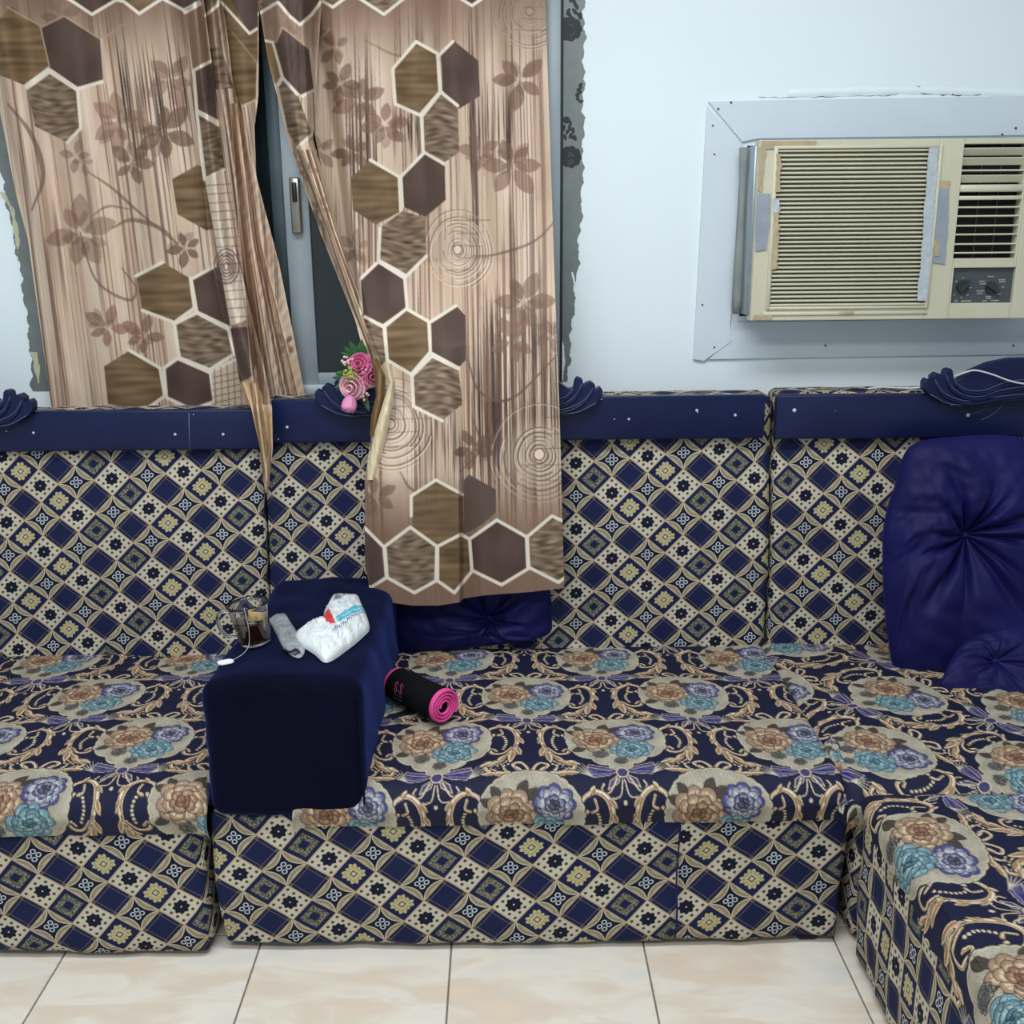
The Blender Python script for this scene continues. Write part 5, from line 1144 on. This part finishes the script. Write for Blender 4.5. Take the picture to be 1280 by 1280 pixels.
# ================================================================== rolled support on the seat
rzc = .437
A0 = oz(497, 856, rzc); A1 = oz(556.5, 884, rzc-.0); A0[2] = A1[2] = rzc
rl = empty('rolled_support', tuple((A0+A1)/2-np.array([0, 0, .04])), label='rolled black neoprene support band with hot pink edges, on the seat beside the armrest', cat='support band')
ax_ = (A1-A0)/np.linalg.norm(A1-A0); A0 = A0-ax_*.01; e1 = np.cross(ax_, (0, 0, 1)); e1 /= np.linalg.norm(e1); e2 = np.cross(e1, ax_); Lr = np.linalg.norm(A1-A0)
RR = .0385
def spiral(r0, r1, turns, n=120): t = np.linspace(0, turns*2*pi, n); return t, r0+(r1-r0)*t/t[-1]
t, r = spiral(.011, RR, 3.6, 170); TH_ = .0062
def rollgrid(name, offs, l0, l1, m, tt, rr):
    prof = []
    for (dr, l) in offs: prof.append(np.array([A0+ax_*(l0+(l1-l0)*l)+e1*((r_+dr)*cos(a))+e2*((r_+dr)*sin(a)) for a, r_ in zip(tt, rr)]))
    return grid(name, np.array(prof), m, rl)
rollgrid('black_layer', [(-TH_/2, .04), (-TH_/2, .965), (TH_*.1, .965), (TH_/2, .965), (TH_/2, .04), (TH_*.1, .04), (-TH_/2, .04)], 0, Lr, M['neo'], t, r)
rollgrid('pink_edge', [(-TH_/2, .955), (-TH_*.42, .99), (0, 1.0), (TH_*.42, .99), (TH_/2+.0006, .955), (TH_/2+.0006, .94)], 0, Lr, M['pink'], t, r)
rollgrid('pink_edge', [(-TH_/2, .05), (-TH_*.42, .01), (0, 0), (TH_*.42, .01), (TH_/2+.0006, .05), (TH_/2+.0006, .06)], 0, Lr, M['pink'], t, r)
def on_roll(l, a, dr=.0006): return A0+ax_*l+e1*((RR+TH_/2+dr)*cos(a))+e2*((RR+TH_/2+dr)*sin(a))
# letters run round the roll
view = CAMP-(A0+A1)/2; a_v = math.atan2(view@e2, view@e1)
Sg_ = [(1, .9), (.75, 1), (.25, 1), (0, .88), (0, .64), (.2, .53), (.8, .47), (1, .36), (1, .12), (.75, 0), (.25, 0), (0, .1)]
for k_, l in enumerate((.052, .069)):
    tube('printed_letter', [on_roll(l+.010*(x_-.5), a_v-.05+.46*(y_-.5)-.18*x_) for x_, y_ in Sg_], .0008, M['pinkdim'], rl, 5)
for k_ in range(3):
    for l in (.050, .066): tube('printed_letter', [on_roll(l, a_v+(-.32-.2*k_)), on_roll(l+.011, a_v+(-.34-.2*k_))], .0012, M['dimprint'], rl, 5)

# ================================================================== bouquet hanging on the crest
bq = empty('flower_bouquet', tuple(oy(455, 470, 2.48)), label='pink artificial rose bouquet tucked between the crest and the right curtain', cat='flowers')
def rose(px, py, r, Y, mats, seed, axis=(0, -1, .2), bud=False):
    c = oy(px, py, Y); q = random.Random(seed); ax = Vector(axis).normalized(); Rm = ax.to_track_quat('Z', 'Y').to_matrix(); bm = bmesh.new()
    rings = ((.28, 4, 1.35), (.55, 5, 1.1), (.85, 6, .8), (1.05, 6, .45)) if not bud else ((.25, 3, 1.5), (.45, 4, 1.5), (.55, 4, 1.4))
    for k_, (rad, n_, up_) in enumerate(rings):
        for i in range(n_):
            a = 2*pi*i/n_+k_*.8+q.uniform(-.1, .1); wdt = 1.25*2*pi/n_/2+.25; G = []
            for v in np.linspace(0, 1, 6):
                row = []
                for u in np.linspace(-1, 1, 7):
                    rr_ = r*rad*(.25+.75*math.sin(min(v*1.25, 1)*pi/2))*(1+.10*v*v*(1 if not bud else -1.5)); aa = a+u*wdt*(1-.25*v*v*u*u)
                    z = r*(up_*v*.8-.5)-.10*r*u*u*v
                    row.append(bm.verts.new(Vector(c)+Rm @ Vector((rr_*cos(aa), rr_*sin(aa), z))))
                G.append(row)
            for y_ in range(5):
                for x_ in range(6):
                    f = bm.faces.new((G[y_][x_], G[y_][x_+1], G[y_+1][x_+1], G[y_+1][x_])); f.material_index = 0 if k_ >= 2 else 1
    o = bm_obj('rose', bm, list(mats), bq, True); s = o.modifiers.new('s', 'SOLIDIFY'); s.thickness = .0006
rose(449, 456, .027, 2.475, (M['rose2'], M['rose2']), 1, (-.2, -1, .35)); rose(439, 484, .029, 2.468, (M['rose1'], M['rose1']), 2, (-.3, -1, -.1)); rose(452, 476, .023, 2.478, (M['rose3'], M['rose2']), 3, (.4, -1, .1))
rose(464, 471, .024, 2.482, (M['rose1'], M['rose2']), 4, (.6, -1, 0), False); rose(437, 502, .036, 2.462, (M['rose3'], M['rose3']), 5, (-.15, -.35, -1), True); rose(461, 455, .020, 2.485, (M['rose1'], M['rose3']), 6, (.5, -1, .3))
def leaf(px, py, ang, l, wd, Y, m=M['leaf'], tilt=.3):
    c = oy(px, py, Y); n_ = 9; t = np.linspace(0, 1, n_); G = []
    for u in (-1, -.5, 0, .5, 1):
        G.append([(c[0]+l*t_*cos(ang)-u*wd*sin(pi*t_**.8)*sin(ang), c[1]-tilt*l*t_+.25*wd*abs(u), c[2]+l*t_*sin(ang)+u*wd*sin(pi*t_**.8)*cos(ang)) for t_ in t])
    grid('leaf', np.array(G), m, bq)
for a in ((447, 450, 1.9, .05, .011), (449, 448, 1.35, .048, .011), (445, 455, 2.4, .045, .010), (440, 470, 2.9, .04, .010), (436, 478, 3.5, .035, .009), (441, 448, 2.1, .035, .009), (455, 448, 1.6, .04, .01), (452, 490, -1.2, .05, .008), (446, 462, 2.7, .04, .01), (436, 470, 3.2, .04, .01)):
    leaf(a[0], a[1], a[2], a[3], a[4], 2.495, tilt=q_ if (q_ := .25) else 0)
bm = bmesh.new(); q = random.Random(5)
for i in range(34):
    c = oy(437+q.gauss(0, 4.0), 468+q.gauss(0, 4.0), 2.475-q.uniform(0, .012)); bmesh.ops.create_icosphere(bm, subdivisions=1, radius=q.uniform(.003, .0048), matrix=Matrix.Translation(c))
o = bm_obj('green_filler', bm, M['berry'], bq, True)
bm = bmesh.new()
for (x0, y0, n_, dx, dy) in ((433, 450, 14, 3, 2.5), (456, 466, 14, 3, 4), (456, 493, 16, 2.6, 6)):
    for i in range(n_): c = oy(x0+q.gauss(0, dx), y0+q.gauss(0, dy), 2.478-q.uniform(0, .008)); bmesh.ops.create_icosphere(bm, subdivisions=1, radius=q.uniform(.0025, .004), matrix=Matrix.Translation(c))
bm_obj('pale_filler', bm, M['rose1'], bq, True)
for (a, b_) in (((450, 456), (470, 450)), ((439, 485), (462, 462)), ((437, 500), (452, 470)), ((436, 470), (462, 458)), ((456, 495), (464, 462))):
    tube('stem', smoothpath([oy(a[0], a[1], 2.49), oy((a[0]+b_[0])/2, (a[1]+b_[1])/2-2, 2.50), oy(b_[0], b_[1], 2.505)], 5), .0014, M['leaf'], bq, 6)

# white cable over the right crest
cb = [oy(x, y, Y) for x, y, Y in ((1085, 486, 2.60), (1100, 484, 2.60), (1125, 485, 2.60), (1150, 484.5, 2.585), (1172, 478, 2.565), (1195, 470, 2.53), (1208, 465, 2.514), (1220, 463, 2.512), (1240, 468, 2.512), (1262, 476, 2.512), (1282, 480, 2.512), (1320, 484, 2.512), (1370, 480, 2.514), (1420, 500, 2.52))]
tag(tube('cable', smoothpath(cb, 8), .0021, M['cable'], None, 8), 'thin white cable draped over the carved crest at the right', 'cable')
